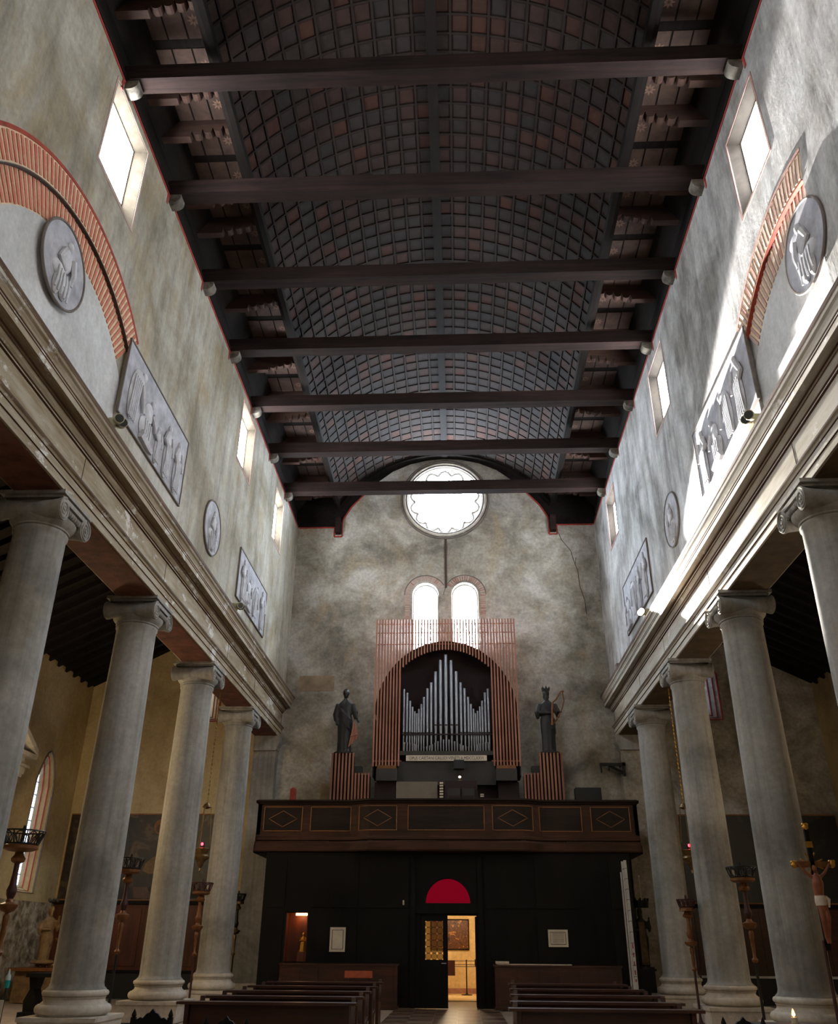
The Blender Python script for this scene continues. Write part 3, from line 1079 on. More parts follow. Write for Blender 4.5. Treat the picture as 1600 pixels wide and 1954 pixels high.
def spiral(yc, xs):
    sgn = 1 if yc > 0 else -1
    pts, rs = [], []
    for i in range(46):
        t = i/45
        a = PI/2+sgn*(-1)*t*2*PI*2.4
        r = 0.165*(1-t)**1.1+0.03
        pts.append((xs, yc+r*math.cos(a), VZ+r*math.sin(a)))
        rs.append(0.022-0.010*t)
    m = MB().tube(pts, rs, 6)
    m.ellipsoid((xs, yc, VZ), (0.02, 0.035, 0.035), 10, 6)
    return m


vol_me = {y: volute(y).mesh('volute', 'column_stone', True) for y in (-0.45, 0.45)}
spi_me = {(y, x): spiral(y, x).mesh('spiral', 'column_stone', True) for y in (-0.45, 0.45) for x in (-0.565, 0.565)}
chan = {}
for x in (-0.565, 0.565):
    c = MB()
    c.box(*sorted((x*0.99, x*0.9)), -0.45, 0.45, 8.36, 8.44)
    for k in range(7):
        c.ellipsoid((x*0.96, -0.24+0.08*k, 8.24), (0.05, 0.033, 0.06), 8, 6)
    chan[x] = c.mesh('egg_moulding', 'column_stone', True)
ORD = {0: 'fourth', 1: 'third', 2: 'second', 3: 'nearest'}
for s in (-1, 1):
    for k in range(4):
        rowtxt = 'in the row below the lit spotlight' if s > 0 else 'in the row opposite the lit spotlight'
        nm = 'grey marble Ionic column, %s to the organ loft, %s' % ('nearest', rowtxt) if k == 3 else 'grey marble Ionic column, %s from the organ loft, %s' % (ORD[k], rowtxt)
        t = thing('column', nm, 'column', (s*CXX-0.08, CY[k], 0), 0, 'marble columns of the nave')
        link('pedestal', plinth_me, t)
        link('base', base_me, t)
        link('shaft', shaft_me, t, rot=(0, 0, random.uniform(0, 6)))
        link('abacus', aba_me, t)
        link('echinus', ech_me, t)
        for y in (-0.45, 0.45):
            v = link('volute', vol_me[y], t)
            for x in (-0.565, 0.565):
                link('spiral', spi_me[(y, x)], v)
        for x in (-0.565, 0.565):
            link('egg_moulding', chan[x], t)
# half pillars where the entablature meets the organ wall
for i, s in enumerate((-1, 1)):
    p = structure(MB().box(*sorted((s*6.34, s*7.19)), 31.62, YF, 0.45, 8.0).build('trim_%d' % (i+3), 'plaster_facade' if s > 0 else 'column_stone'))
    MB().box(*sorted((s*6.22, s*7.19)), 31.5, YF, 0, 0.45).build('pedestal', 'base_stone', p)
    MB().extrude([(s*a, b) for a, b in ((6.34, 8.0), (6.30, 8.05), (6.30, 8.12), (6.20, 8.30), (6.20, 8.55), (7.19, 8.55), (7.19, 8.0))], 'y', 31.5, YF).build('capital', 'column_stone', p)

# ================================================================== figures
def robe(mb, H, rings, folds=9, depth=0.07, c=(0, 0)):
    """draped trunk: rings of (z, rx, ry, dx, dy)"""
    n = 48
    vs, fs = [], []
    for k, (z, rx, ry, dx, dy) in enumerate(rings):
        amp = depth*max(0.0, 1-(z/H)*1.25)
        for i in range(n):
            a = 2*PI*i/n
            f = 1+amp*math.sin(folds*a+0.6*math.sin(3*z))+0.5*amp*math.sin(2*folds*a+1.3+z)
            vs.append((c[0]+dx+rx*f*math.cos(a), c[1]+dy+ry*f*math.sin(a), z))
    for k in range(len(rings)-1):
        for i in range(n):
            fs.append((k*n+i, k*n+(i+1) % n, (k+1)*n+(i+1) % n, (k+1)*n+i))
    fs += [tuple(range(n)), tuple((len(rings)-1)*n+i for i in range(n))]
    mb.add(vs, fs)


def hand(mb, p, d, size=0.1, up=(0, 0, 1)):
    """palm with four bent fingers and a thumb"""
    p, d = Vector(p), Vector(d).normalized()
    u = d.cross(Vector(up)).normalized()
    w = u.cross(d)
    mb.ellipsoid(p+d*size*0.35, (size*0.42, size*0.42, size*0.42), 10, 8)
    for k in range(4):
        b = p+d*size*0.5+u*size*(0.24*(k-1.5))
        L = size*(0.55, 0.68, 0.64, 0.48)[k]
        mb.tube([b, b+d*L*0.55-w*L*0.1, b+d*L*0.85-w*L*0.45], [size*0.13, size*0.12, size*0.09], 6)
    b = p+d*size*0.25-u*size*0.38
    mb.tube([b, b-u*size*0.2+d*size*0.2, b-u*size*0.22+d*size*0.45], [size*0.14, size*0.13, size*0.1], 6)


def statue_body(H, arms, head_turn=0.0, hair='bun', lean=0.0):
    """standing robed figure of height H facing -Y; arms: list of (shoulder side, elbow, wrist)"""
    k = H/2.3
    m = MB()
    R = [(0.02, .25, .21, 0, 0), (0.12, .24, .20, 0, 0), (0.5, .235, .19, 0, 0), (0.9, .255, .20, 0, .0), (1.15, .265, .20, 0, 0), (1.35, .215, .165, 0, 0), (1.5, .22, .165, 0, 0), (1.68, .245, .17, 0, 0), (1.78, .23, .15, 0, 0), (1.85, .15, .12, 0, 0), (1.92, .08, .08, 0, -.01)]
    robe(m, H, [(z*k, rx*k, ry*k, dx*k+lean*z, dy*k) for z, rx, ry, dx, dy in R])
    hx = lean*1.9*k
    m.tube([(hx, 0, 1.88*k), (hx, -0.01*k, 2.02*k)], 0.075*k, 12)
    hc = Vector((hx, -0.02*k, 2.13*k))
    m.ellipsoid(hc, (0.108*k, 0.125*k, 0.155*k), 16, 12)
    # face: nose, brow, chin, ears
    ct, st = math.cos(head_turn), math.sin(head_turn)

    def fp(x, y, z):
        return (hc.x+(x*ct-y*st)*k, hc.y+(x*st+y*ct)*k, hc.z+z*k)
    m.tube([fp(0, -.118, .03), fp(0, -.148, -.03), fp(0, -.12, -.045)], [.012*k, .022*k, .014*k], 6)
    m.ellipsoid(fp(0, -.095, -.12), (.04*k, .04*k, .035*k), 8, 6)
    m.tube([fp(-.07, -.105, .04), fp(0, -.125, .045), fp(.07, -.105, .04)], .015*k, 6)
    m.tube([fp(-.03, -.12, -.075), fp(.03, -.12, -.075)], .012*k, 6)
    for sx in (-1, 1):
        m.ellipsoid(fp(sx*.108, .0, 0), (.018*k, .03*k, .04*k), 8, 6)
    m.ellipsoid(fp(0, .03, .05), (.125*k, .125*k, .135*k), 12, 8)
    if hair == 'bun':
        m.ellipsoid(fp(0, .14, .06), (.06*k, .06*k, .06*k), 8, 6)
    else:
        m.ellipsoid(fp(0, .08, -.08), (.12*k, .09*k, .14*k), 10, 8)
        m.ellipsoid(fp(0, -.09, -.17), (.07*k, .06*k, .1*k), 10, 8)
    for sh, el, wr in arms:
        a, b, c = Vector(sh)*k, Vector(el)*k, Vector(wr)*k
        m.tube([a, (a+b)/2, b, (b+c)/2, c], [.105*k, .10*k, .078*k, .062*k, .042*k], 10)
        # sleeve falling from the elbow
        m.tube([a, b, b+Vector((0, 0, -.22*k))], [.11*k, .11*k, .05*k], 10)
        hand(m, c, c-b, 0.11*k)
    # mantle: diagonal swags
    for q in range(4):
        z0 = (1.2-0.1*q)*k
        m.tube([(-.25*k+hx, -.05*k, z0+.45*k), (-.05*k+hx, -.2*k, z0+.2*k), (.18*k+hx, -.2*k, z0-.05*k), (.26*k+hx, -.02*k, z0-.2*k)], .028*k, 8)
    for sx in (-1, 1):
        m.ellipsoid((sx*.11*k, -.2*k, .04*k), (.06*k, .13*k, .045*k), 10, 6)
    return m


def statue_mesh(name, mat, H, arms, size=0.028, **kw):
    o = statue_body(H, arms, **kw).build(name, mat)
    remesh(o, size)
    me = o.data
    bpy.data.objects.remove(o)
    me.materials.clear()
    me.materials.append(MATS[mat])
    me.polygons.foreach_set('use_smooth', [True]*len(me.polygons))
    return me


# ================================================================== organ loft
def loft_front(x):
    t = min(1, max(0, (abs(x)-2.35)/0.75))
    t = t*t*(3-2*t)
    return 27.82+0.30*t


XS = [-6.02+12.04*i/80 for i in range(81)]


def sweep(profile, x0=-6.02, x1=6.02):
    """closed profile of (outward p, z) swept along the loft front"""
    m = MB()
    xs = [x for x in XS if x0 <= x <= x1]
    if xs[0] > x0:
        xs = [x0]+xs
    if xs[-1] < x1:
        xs = xs+[x1]
    n = len(profile)
    vs = [(x, loft_front(x)-p, z) for x in xs for p, z in profile]
    fs = []
    for i in range(len(xs)-1):
        for k in range(n):
            fs.append((i*n+k, i*n+(k+1) % n, (i+1)*n+(k+1) % n, (i+1)*n+k))
    fs += [tuple(range(n)), tuple((len(xs)-1)*n+k for k in range(n))]
    return m.add(vs, fs)


loft = thing('organ_loft', 'dark wooden organ loft with bowed panelled parapet below the pipe organ', 'balcony', (0, 0, 0))
MB().box(-6.1, 6.1, 28.3, YF-0.01, 4.18, 4.42).build('floor_slab', 'dark_oak', loft)
sweep([(0, 4.55), (0, 5.66), (-0.12, 5.66), (-0.12, 4.55)]).build('parapet', 'loft_oak', loft)
sweep([(0.02, 5.60), (0.05, 5.62), (0.07, 5.66), (0.12, 5.69), (0.12, 5.74), (-0.16, 5.74), (-0.16, 5.60)]).build('top_rail', 'loft_panel', loft)
sweep([(0.0, 4.52), (0.05, 4.54), (0.05, 4.60), (0.02, 4.64), (0.02, 4.70), (-0.05, 4.70), (-0.05, 4.52)]).build('base_moulding', 'loft_oak', loft)
sweep([(0.10, 4.20), (0.12, 4.24), (0.12, 4.44), (0.06, 4.50), (-0.3, 4.52), (-0.5, 4.20)]).build('lower_beam', 'loft_oak', loft)
for s in (-1, 1):
    MB().box(*sorted((s*5.90, s*6.02)), 28.12, YF-0.02, 4.42, 5.66).build('side_parapet', 'loft_oak', loft)
    MB().box(*sorted((s*5.86, s*6.10)), 28.12, YF-0.02, 5.66, 5.74).build('side_rail', 'dark_oak', loft)
PANELS = [(-5.80, -4.58, 1), (-4.30, -3.02, 0), (-2.74, -1.54, 1), (-1.18, 1.20, 0), (1.46, 2.72, 1), (2.94, 4.26, 0), (4.56, 5.76, 1)]
for x0, x1, dia in PANELS:
    p = sweep([(0.004, 4.84), (0.004, 5.50), (0.014, 5.50), (0.014, 4.84)], x0+0.03, x1-0.03).build('panel', 'loft_panel', loft)
    z0, z1 = 4.81, 5.53
    path = [(x0+(x1-x0)*i/10, z0) for i in range(11)]+[(x1, z0+(z1-z0)*i/4) for i in range(1, 4)]+[(x1-(x1-x0)*i/10, z1) for i in range(11)]+[(x0, z1-(z1-z0)*i/4) for i in range(1, 4)]
    MB().tube([(x, loft_front(x)-0.014, z) for x, z in path], 0.014, 6, True).build('gilt_moulding', 'gilt_line', p)
    if dia:
        xm, zm = (x0+x1)/2, (z0+z1)/2
        a, b = (x1-x0)*0.37, 0.24
        q = [(xm-a, zm), (xm, zm-b), (xm+a, zm), (xm, zm+b)]
        path = [(q[i][0]+(q[(i+1) % 4][0]-q[i][0])*j/5, q[i][1]+(q[(i+1) % 4][1]-q[i][1])*j/5) for i in range(4) for j in range(5)]
        MB().tube([(x, loft_front(x)-0.016, z) for x, z in path], 0.010, 6, True).build('diamond_moulding', 'gilt_line', p)

# ================================================================== pipe organ
OY = 30.5
organ = thing('pipe_organ', 'pipe organ with silver pipes inside an arched screen of wooden slats', 'organ', (0, OY, 4.42))


def og(name, mb, mat, parent=None, smooth=False):
    o = mb.build(name, mat, parent or organ, smooth, (0, -OY, -4.42) if parent is None else None)
    return o


def z_out(x):
    return 8.90+2.95*math.sqrt(max(0, 1-(x/2.64)**2))


def z_in(x):
    return 8.55+2.94*math.sqrt(max(0, 1-(x/2.50)**2))


# dark arched case behind the slats
case = [(-2.62, 6.9)]+[(x, z_out(x)) for x in [-2.62+5.24*i/40 for i in range(41)]]+[(2.62, 6.9)]
og('case_back', MB().extrude(case, 'y', OY+0.95, OY+1.0), 'organ_dark')
top = MB()
pts = [(x, z_out(x)) for x in [-2.62+5.24*i/40 for i in range(41)]]
for (a, b), (c, d) in zip(pts[:-1], pts[1:]):
    top.hexa([(a, OY+0.06, b), (c, OY+0.06, d), (c, OY+0.96, d), (a, OY+0.96, b)], [(a, OY+0.06, b-0.02), (c, OY+0.06, d-0.02), (c, OY+0.96, d-0.02), (a, OY+0.96, b-0.02)])
og('case_hood', top, 'organ_dark')
for s in (-1, 1):
    og('case_side', MB().box(*sorted((s*2.58, s*2.62)), OY+0.06, OY+0.95, 6.9, 8.95), 'organ_dark')
    og('side_plinth', MB().box(*sorted((s*1.72, s*2.45)), OY-0.35, OY+0.3, 6.69, 7.10), 'organ_grey')
    og('side_plinth_cap', MB().box(*sorted((s*1.75, s*2.42)), OY-0.3, OY+0.3, 7.10, 7.21), 'gilt_wood')
    og('side_post', MB().box(*sorted((s*1.80, s*2.52)), OY+0.0, OY+0.6, 4.42, 6.69), 'organ_dark')
og('lower_front', MB().box(-1.72, 1.72, OY+0.02, OY+0.4, 6.60, 7.40), 'organ_grey')
og('lower_case', MB().box(-2.5, 2.5, OY+0.4, OY+0.9, 4.42, 7.45), 'organ_dark')
og('pipe_chest', MB().box(-1.66, 1.66, OY-0.02, OY+0.55, 7.62, 7.76), 'organ_grey')
# slats
NS = 47
for i in range(NS):
    x = -2.60+5.20*i/(NS-1)
    zb = 7.23 if abs(x) > 1.62 else z_in(x)
    og('slat', MB().box(x-0.028, x+0.028, OY-0.04, OY+0.04, zb, 12.70), 'slat_wood')
for z in (12.52, 12.17, 11.72):
    og('slat_rail', MB().box(-2.62, 2.62, OY+0.04, OY+0.07, z, z+0.03), 'slat_wood')
og('slat_rail', MB().box(-2.62, -1.60, OY+0.04, OY+0.07, 7.4, 7.45), 'slat_wood')
og('slat_rail', MB().box(1.60, 2.62, OY+0.04, OY+0.07, 7.4, 7.45), 'slat_wood')
# display pipes
tops = [(0.0, 11.37), (0.20, 11.15), (0.385, 10.72), (0.545, 10.30), (0.685, 10.08), (0.815, 9.76), (0.91, 9.50), (1.0, 9.32), (1.075, 9.16), (1.15, 9.24), (1.235, 9.40), (1.325, 9.62), (1.435, 9.92), (1.555, 10.06)]
for k, (dx, zt) in enumerate(tops):
    for s in ((1,) if k == 0 else (-1, 1)):
        rad = 0.068-0.0045*min(k, 8)+(0.004*max(0, k-8))
        zm = 8.42 + (0.28 if k < 3 else 0.0)
        p = og('pipe', MB().lathe([(rad, zm), (rad, zt), (rad*0.9, zt), (rad*0.9, zt-0.1)], 16, (s*dx, OY+0.25, 0), cap=False), 'pipe_metal', None, True)
        f = MB().lathe([(0.018, 7.76), (rad, zm-0.001)], 14, (s*dx, OY+0.25, 0)).build('pipe_foot', 'pipe_metal', p, True)
        MB().box(s*dx-rad*0.75, s*dx+rad*0.75, OY+0.25-rad-0.006, OY+0.25-rad*0.6, zm+0.005, zm+0.05).build('pipe_mouth', 'organ_dark', p)
for k in range(31):
    x = -1.5+3.0*k/30
    hgt = 0.16+0.26*abs(math.cos(x*PI/1.5))**1.5*(1 if abs(x) < 0.75 else 0.6)
    og('reed_pipe', MB().lathe([(0.012, 7.76), (0.030, 7.76+hgt)], 10, (x, OY+0.06, 0)), 'pipe_metal', None, True)
og('pipe_rail', MB().box(-1.64, 1.64, OY+0.13, OY+0.17, 8.36, 8.40), 'organ_dark')
board = og('inscription_board', MB().box(-1.43, 1.43, OY-0.06, OY+0.02, 7.41, 7.60), 'cream_paint')
text_mesh('lettering', 'OPUS CAIETANI CALLIDI VENETI A MDCCLXXVI', 0.155, 'ink', board, (0, OY-0.062, 7.50), (PI/2, 0, 0), 0.003)
lt = board.children[0]
_w = max(v.co.x for v in lt.data.vertices)-min(v.co.x for v in lt.data.vertices)
lt.scale = (2.62/_w, 1, 1)
tag(MB().box(0.26, 0.62, OY-0.42, OY-0.1, 7.08, 7.38).build('loudspeaker', 'black_box'), 'small black loudspeaker box hung under the inscription of the organ', 'speaker')
# console
con = thing('organ_console', 'grey organ console with two music panels behind the loft parapet', 'console', (0.5, 29.5, 4.42))
MB().box(-0.55, 0.55, -0.1, 0.5, 0, 2.14).build('console_body', 'organ_dark', con)
for xx in (-0.24, 0.24):
    MB().box(xx-0.21, xx+0.21, -0.14, -0.10, 1.50, 1.88).build('panel', 'organ_grey', con)
    MB().box(xx-0.18, xx+0.18, -0.16, -0.14, 1.53, 1.65).build('inset', 'organ_dark', con)
for k in range(7):
    MB().box(-0.72, -0.60, -0.12, -0.04, 1.50+0.09*k, 1.55+0.09*k).build('key', 'cream_paint', con)
MB().box(-0.74, -0.58, -0.04, 0.0, 1.3, 2.14).build('stop_jamb', 'organ_dark', con)
for z in (1.62, 1.68):
    MB().box(0.64, 0.76, -0.1, -0.04, z, z+0.035).build('key', 'cream_paint', con)
MB().box(-1.62, -0.80, 0.1, 0.2, 0, 2.14).build('side_screen', 'organ_beige', con)
MB().box(-2.2, -1.62, 0.1, 0.2, 0, 2.14).build('side_screen', 'organ_beige', con)
cl = thing('console_lamp', 'small glowing lamp standing on the organ console', 'lamp', (0.46, 29.55, 6.565))
MB().lathe([(0.09, 0), (0.09, 0.02), (0.015, 0.04), (0.015, 0.12)], 14).build('stem', 'brass', cl, True)
MB().ellipsoid((0, 0, 0.14), (0.05, 0.05, 0.04)).build('bulb', 'console_glow', cl, True)
# slatted pedestals and statues
for s, who in ((-1, 'woman'), (1, 'king')):
    ped = thing('slatted_pedestal', 'stepped pedestal of wooden slats under the %s' % ('statue with pan pipes' if s < 0 else 'crowned statue with harp'), 'pedestal', (s*3.66, 30.3, 4.42))
    MB().box(-0.36, 0.36, 0.06, 0.62, 0, 3.22).build('core', 'dark_oak', ped)
    MB().box(*sorted((-s*0.36, -s*0.95)), 0.06, 0.6, 0, 2.5).build('core', 'dark_oak', ped)
    for k in range(7):
        x = -0.37+0.74*k/6
        MB().box(x-0.03, x+0.03, 0, 0.05, 0.9, 3.24).build('slat', 'slat_wood', ped)
    for k in range(5):
        x = -s*(0.48+0.115*k)
        MB().box(x-0.03, x+0.03, 0, 0.05, 0.9, 2.55).build('slat', 'slat_wood', ped)
    tag(MB().box(*sorted((-s*0.40+s*3.66, -s*0.68+s*3.66)), 30.38, 30.7, 6.93, 7.22).build('loudspeaker', 'black_box'), 'black loudspeaker box on the lower step of the pedestal beside the %s' % ('statue with pan pipes' if s < 0 else 'harp statue'), 'speaker')
arms_w = [((-.25, 0, 1.74), (-.34, -.02, 1.35), (-.28, -.14, 1.05)), ((.25, 0, 1.74), (.36, -.03, 1.42), (.46, -.10, 1.16))]
st = thing('statue', 'dark statue of a robed standing woman holding pan pipes beside the organ', 'statue', (-3.68, 30.6, 7.68))
link('figure', statue_mesh('robed_woman', 'bronze_dark', 2.36, arms_w, hair='bun'), st)
MB().lathe([(0.36, -0.02), (0.36, 0.03), (0.30, 0.05)], 20).build('base', 'bronze_dark', st)
pp = MB()
pip = MB()
for k in range(6):
    x0 = 0.20+0.045*k
    MB().tube([(x0, -0.20, 0.22+0.05*k), (x0+0.17-0.015*k, -0.18, 1.12-0.09*k)], 0.022, 8).build('pan_pipe', 'slat_wood', st, True)
MB().tube([(0.24, -0.225, 0.58), (0.52, -0.215, 0.66)], 0.018, 6).build('pipe_band', 'slat_wood', st)
arms_k = [((-.26, 0, 1.74), (-.36, -.10, 1.42), (.05, -.26, 1.38)), ((.26, 0, 1.74), (.36, -.10, 1.45), (.42, -.26, 1.42))]
st = thing('statue', 'dark statue of a crowned robed king holding a harp beside the organ', 'statue', (3.66, 30.6, 7.68))
link('figure', statue_mesh('robed_king', 'bronze_dark', 2.30, arms_k, hair='long'), st)
MB().lathe([(0.36, -0.02), (0.36, 0.03), (0.30, 0.05)], 20).build('base', 'bronze_dark', st)
cr = MB().lathe([(0.135, 2.24), (0.15, 2.32)], 20, (0, 0, 0), cap=False)
for k in range(8):
    a = 2*PI*k/8
    u = Vector((math.cos(a), math.sin(a), 0))
    w_ = Vector((-math.sin(a), math.cos(a), 0))
    cr.add([u*0.145+w_*0.05+Vector((0, 0, 2.30)), u*0.145-w_*0.05+Vector((0, 0, 2.30)), u*0.175+Vector((0, 0, 2.42)), u*0.12+Vector((0, 0, 2.31))], [(0, 1, 2), (0, 2, 3), (1, 3, 2)])
cr.build('crown', 'bronze_dark', st)
hp = st
MB().tube([(0.12, -0.30, 0.95), (0.18, -0.30, 1.75)], [0.045, 0.04], 8).build('harp_soundboard', 'gilt_wood', hp, True)
MB().tube([(0.12, -0.30, 0.95), (0.30, -0.30, 1.14), (0.50, -0.30, 1.50), (0.60, -0.30, 1.80), (0.57, -0.30, 2.12)], 0.022, 8).build('harp_pillar', 'gilt_wood', hp, True)
MB().tube([(0.18, -0.30, 1.75), (0.30, -0.30, 1.84), (0.42, -0.30, 2.02), (0.50, -0.30, 2.14), (0.58, -0.30, 2.17)], 0.026, 8).ellipsoid((0.58, -0.30, 2.15), (0.045, 0.045, 0.045), 8, 6).build('harp_neck', 'gilt_wood', hp, True)
for k in range(5):
    MB().tube([(0.22+0.065*k, -0.30, 1.06+0.11*k), (0.24+0.065*k, -0.30, 1.80+0.075*k)], 0.004, 4).build('string', 'brass', hp)
tag(MB().box(4.30, 5.15, 29.3, 29.7, 5.4, 6.32).build('loudspeaker', 'black_box'), 'wide black loudspeaker cabinet behind the loft parapet, off the harp statue', 'speaker')
tag(MB().box(-5.18, -5.0, 28.9, 29.05, 5.3, 6.22).lathe([(0.07, 6.22), (0.05, 6.26)], 12, (-5.09, 28.97, 0)).build('red_post', 'red_cloth'), 'small red post standing behind the loft parapet', 'post')
# iron wall bracket by the loft
bk = thing('wall_bracket', 'black iron triangular bracket fixed to the organ wall above the ladder', 'bracket', (5.95, 31.60, 7.42))
MB().box(-0.40, 0.52, -0.05, 0.05, 0.02, 0.12).build('top_bar', 'black_box', bk)
MB().tube([(-0.05, 0, 0.03), (0.50, 0, -0.28)], 0.05, 8).build('brace', 'black_box', bk)
MB().box(0.40, 0.50, -0.05, 0.05, -0.34, 0.14).build('upright', 'black_box', bk)
MB().box(0.36, 0.52, 0.05, 0.40, 0.03, 0.11).build('wall_arm', 'black_box', bk)
MB().tube([(-0.36, 0, 0.03), (-0.36, 0, -0.22)], 0.03, 6).build('hook', 'black_box', bk)
MB().tube([(-0.08, 0, 0.03), (-0.08, 0, -0.15)], 0.025, 6).build('hook', 'black_box', bk)

# ================================================================== entrance screen under the loft
VY = 28.12
scr = MB().box(-5.62, 5.62, VY, VY+0.14, 0, 4.18).build('wall_vestibule', 'dark_oak')
c = MB()
c.box(-0.80, 0.90, VY-0.1, VY+0.3, -0.1, 2.42)
c.extrude(arc((0.045, 2.76), 0.69, 0, PI, 24), 'y', VY-0.1, VY+0.3)
c.box(-4.86, -4.20, VY-0.1, VY+0.3, 1.16, 2.47)
carve(scr, c)
structure(scr)
for s in (-1, 1):
    for x0, x1 in ((1.15, 2.55), (2.70, 4.05), (4.95, 5.45)) if s > 0 else ((1.15, 2.55), (2.70, 4.10), (4.95, 5.45)):
        MB().box(*sorted((s*x0, s*x1)), VY-0.025, VY, 2.62, 4.0).build('panel', 'dark_oak', scr)
        MB().box(*sorted((s*x0, s*x1)), VY-0.025, VY, 0.3, 2.45).build('panel', 'dark_oak', scr)
    MB().box(*sorted((s*0.95, s*1.08)), VY-0.06, VY, 0, 4.1).build('pilaster', 'dark_oak', scr)
    MB().box(*sorted((s*5.48, s*5.62)), VY+0.14, YF-0.02, 0, 4.17).build('side_screen', 'dark_oak', scr)
    MB().box(*sorted((s*1.45, s*1.55)), VY+0.14, YF-0.02, 0, 4.17).build('passage_side', 'dark_oak', scr)
MB().box(-0.95, 0.95, VY-0.05, VY, 2.47, 2.70).build('transom', 'dark_oak', scr)
lun = structure(MB().extrude(arc((0.045, 2.76), 0.685, 0, PI, 24), 'y', VY+0.06, VY+0.08).build('window_%d' % (nwin+1), 'lunette_red'))
MB().tube([(p[0], VY-0.01, p[1]) for p in arc((0.045, 2.76), 0.70, 0, PI, 24)], 0.03, 6).build('lunette_rim', 'dark_oak', lun, True)
# glazed door leaf, closed
m, nt, b = new_mat('door_glass')
nt.nodes.remove(b)
tb_, df, mx = N(nt, 'ShaderNodeBsdfTransparent'), N(nt, 'ShaderNodeBsdfTranslucent'), N(nt, 'ShaderNodeMixShader')
tb_.inputs[0].default_value = (0.8, 0.75, 0.6, 1)
df.inputs[0].default_value = rgb(210, 190, 150)
mx.inputs[0].default_value = 0.35
nt.links.new(tb_.outputs[0], mx.inputs[1])
nt.links.new(df.outputs[0], mx.inputs[2])
nt.links.new(mx.outputs[0], [n_ for n_ in nt.nodes if n_.type == 'OUTPUT_MATERIAL'][0].inputs[0])
dl = MB()
dl.box(-0.799, -0.64, VY+0.03, VY+0.08, 0.0, 2.419).box(-0.11, 0.03, VY+0.03, VY+0.08, 0.0, 2.419).box(-0.64, -0.11, VY+0.03, VY+0.08, 0.0, 1.24).box(-0.64, -0.11, VY+0.03, VY+0.08, 2.27, 2.419)
door = structure(dl.build('door_1', 'dark_oak'))
MB().box(-0.58, -0.17, VY+0.01, VY+0.03, 0.2, 1.05).build('door_panel', 'dark_oak', door)
MB().tube([(-0.03, VY+0.03, 1.15), (-0.03, VY-0.04, 1.15), (-0.16, VY-0.04, 1.15)], 0.012, 6).build('door_handle', 'aluminium', door)
pw, ph = 0.53/3, 1.03/6
came = MB()
for i in range(3):
    for j in range(6):
        x0, z0 = -0.64+pw*i, 1.24+ph*j
        ch = 0.045
        q = [(x0+ch, z0+0.004), (x0+pw-ch, z0+0.004), (x0+pw-0.004, z0+ch), (x0+pw-0.004, z0+ph-ch), (x0+pw-ch, z0+ph-0.004), (x0+ch, z0+ph-0.004), (x0+0.004, z0+ph-ch), (x0+0.004, z0+ch)]
        pn = MB().extrude(q, 'y', VY+0.052, VY+0.058).build('pane', 'door_glass', door)
        MB().tube([(p[0], VY+0.05, p[1]) for p in q], 0.006, 5, True).build('lead_came', 'iron', pn)
# the other leaf stands open into the passage
d2 = structure(MB().box(0.86, 0.91, VY+0.16, VY+0.95, 0.02, 2.40).build('door_2', 'dark_oak'))
MB().box(0.83, 0.86, VY+0.8, VY+0.9, 1.05, 1.25).build('door_lock', 'brass', d2)
# porch beyond, lit by a warm lamp
pb = structure(MB().box(-2.8, 3.2, 36.4, 36.7, 0, 3.4).build('wall_porch_back', 'plaster_porch'))
for s, nm in ((-1, 'left'), (1, 'right')):
    structure(MB().box(*sorted((s*2.6, s*2.9)), YF+0.8, 36.4, 0, 3.4).build('wall_porch_'+nm, 'plaster_porch'))
structure(MB().box(-2.9, 3.2, YF+0.8, 36.7, 3.4, 3.6).build('ceiling_porch', 'plaster_porch'))
structure(MB().box(-2.6, 2.6, YF-0.1, 36.4, -0.02, 0.005).build('floor_porch', 'plaster_porch'))
structure(MB().box(-2.6, 2.6, 36.34, 36.40, 0.0, 0.18).build('baseboard_porch', 'brick_faded'))
pt = thing('painting', 'gold brown figure painting on the porch wall seen through the open door', 'painting', (0.05, 36.38, 1.50))
MB().box(-0.75, 0.66, -0.05, 0, 0, 0.98).build('canvas', 'canvas_porch', pt)
MB().tube([(-0.77, -0.03, -0.02), (0.68, -0.03, -0.02), (0.68, -0.03, 1.0), (-0.77, -0.03, 1.0)], 0.03, 6, True).build('frame', 'dark_oak', pt)
rs = thing('barrier_post', 'black metal barrier post with rails standing in the lit porch', 'barrier', (0.62, 35.3, 0.005))
MB().lathe([(0.20, 0), (0.20, 0.02), (0.05, 0.04), (0.03, 0.08), (0.022, 0.12), (0.022, 1.12), (0.03, 1.14)], 16).build('post', 'iron', rs, True)
for z in (1.10, 0.98, 0.92):
    MB().tube([(-1.5, 0, z), (1.2, 0, z)], 0.012, 6).build('rail', 'iron', rs)
MB().box(-0.95, -0.42, -0.03, -0.015, 0.62, 1.12).build('hanging_sign', 'maroon_paint', rs)
lamp('porch_lamp', 'POINT', (0.2, 34.0, 3.0), 95, (1.0, 0.76, 0.48), 0.15)

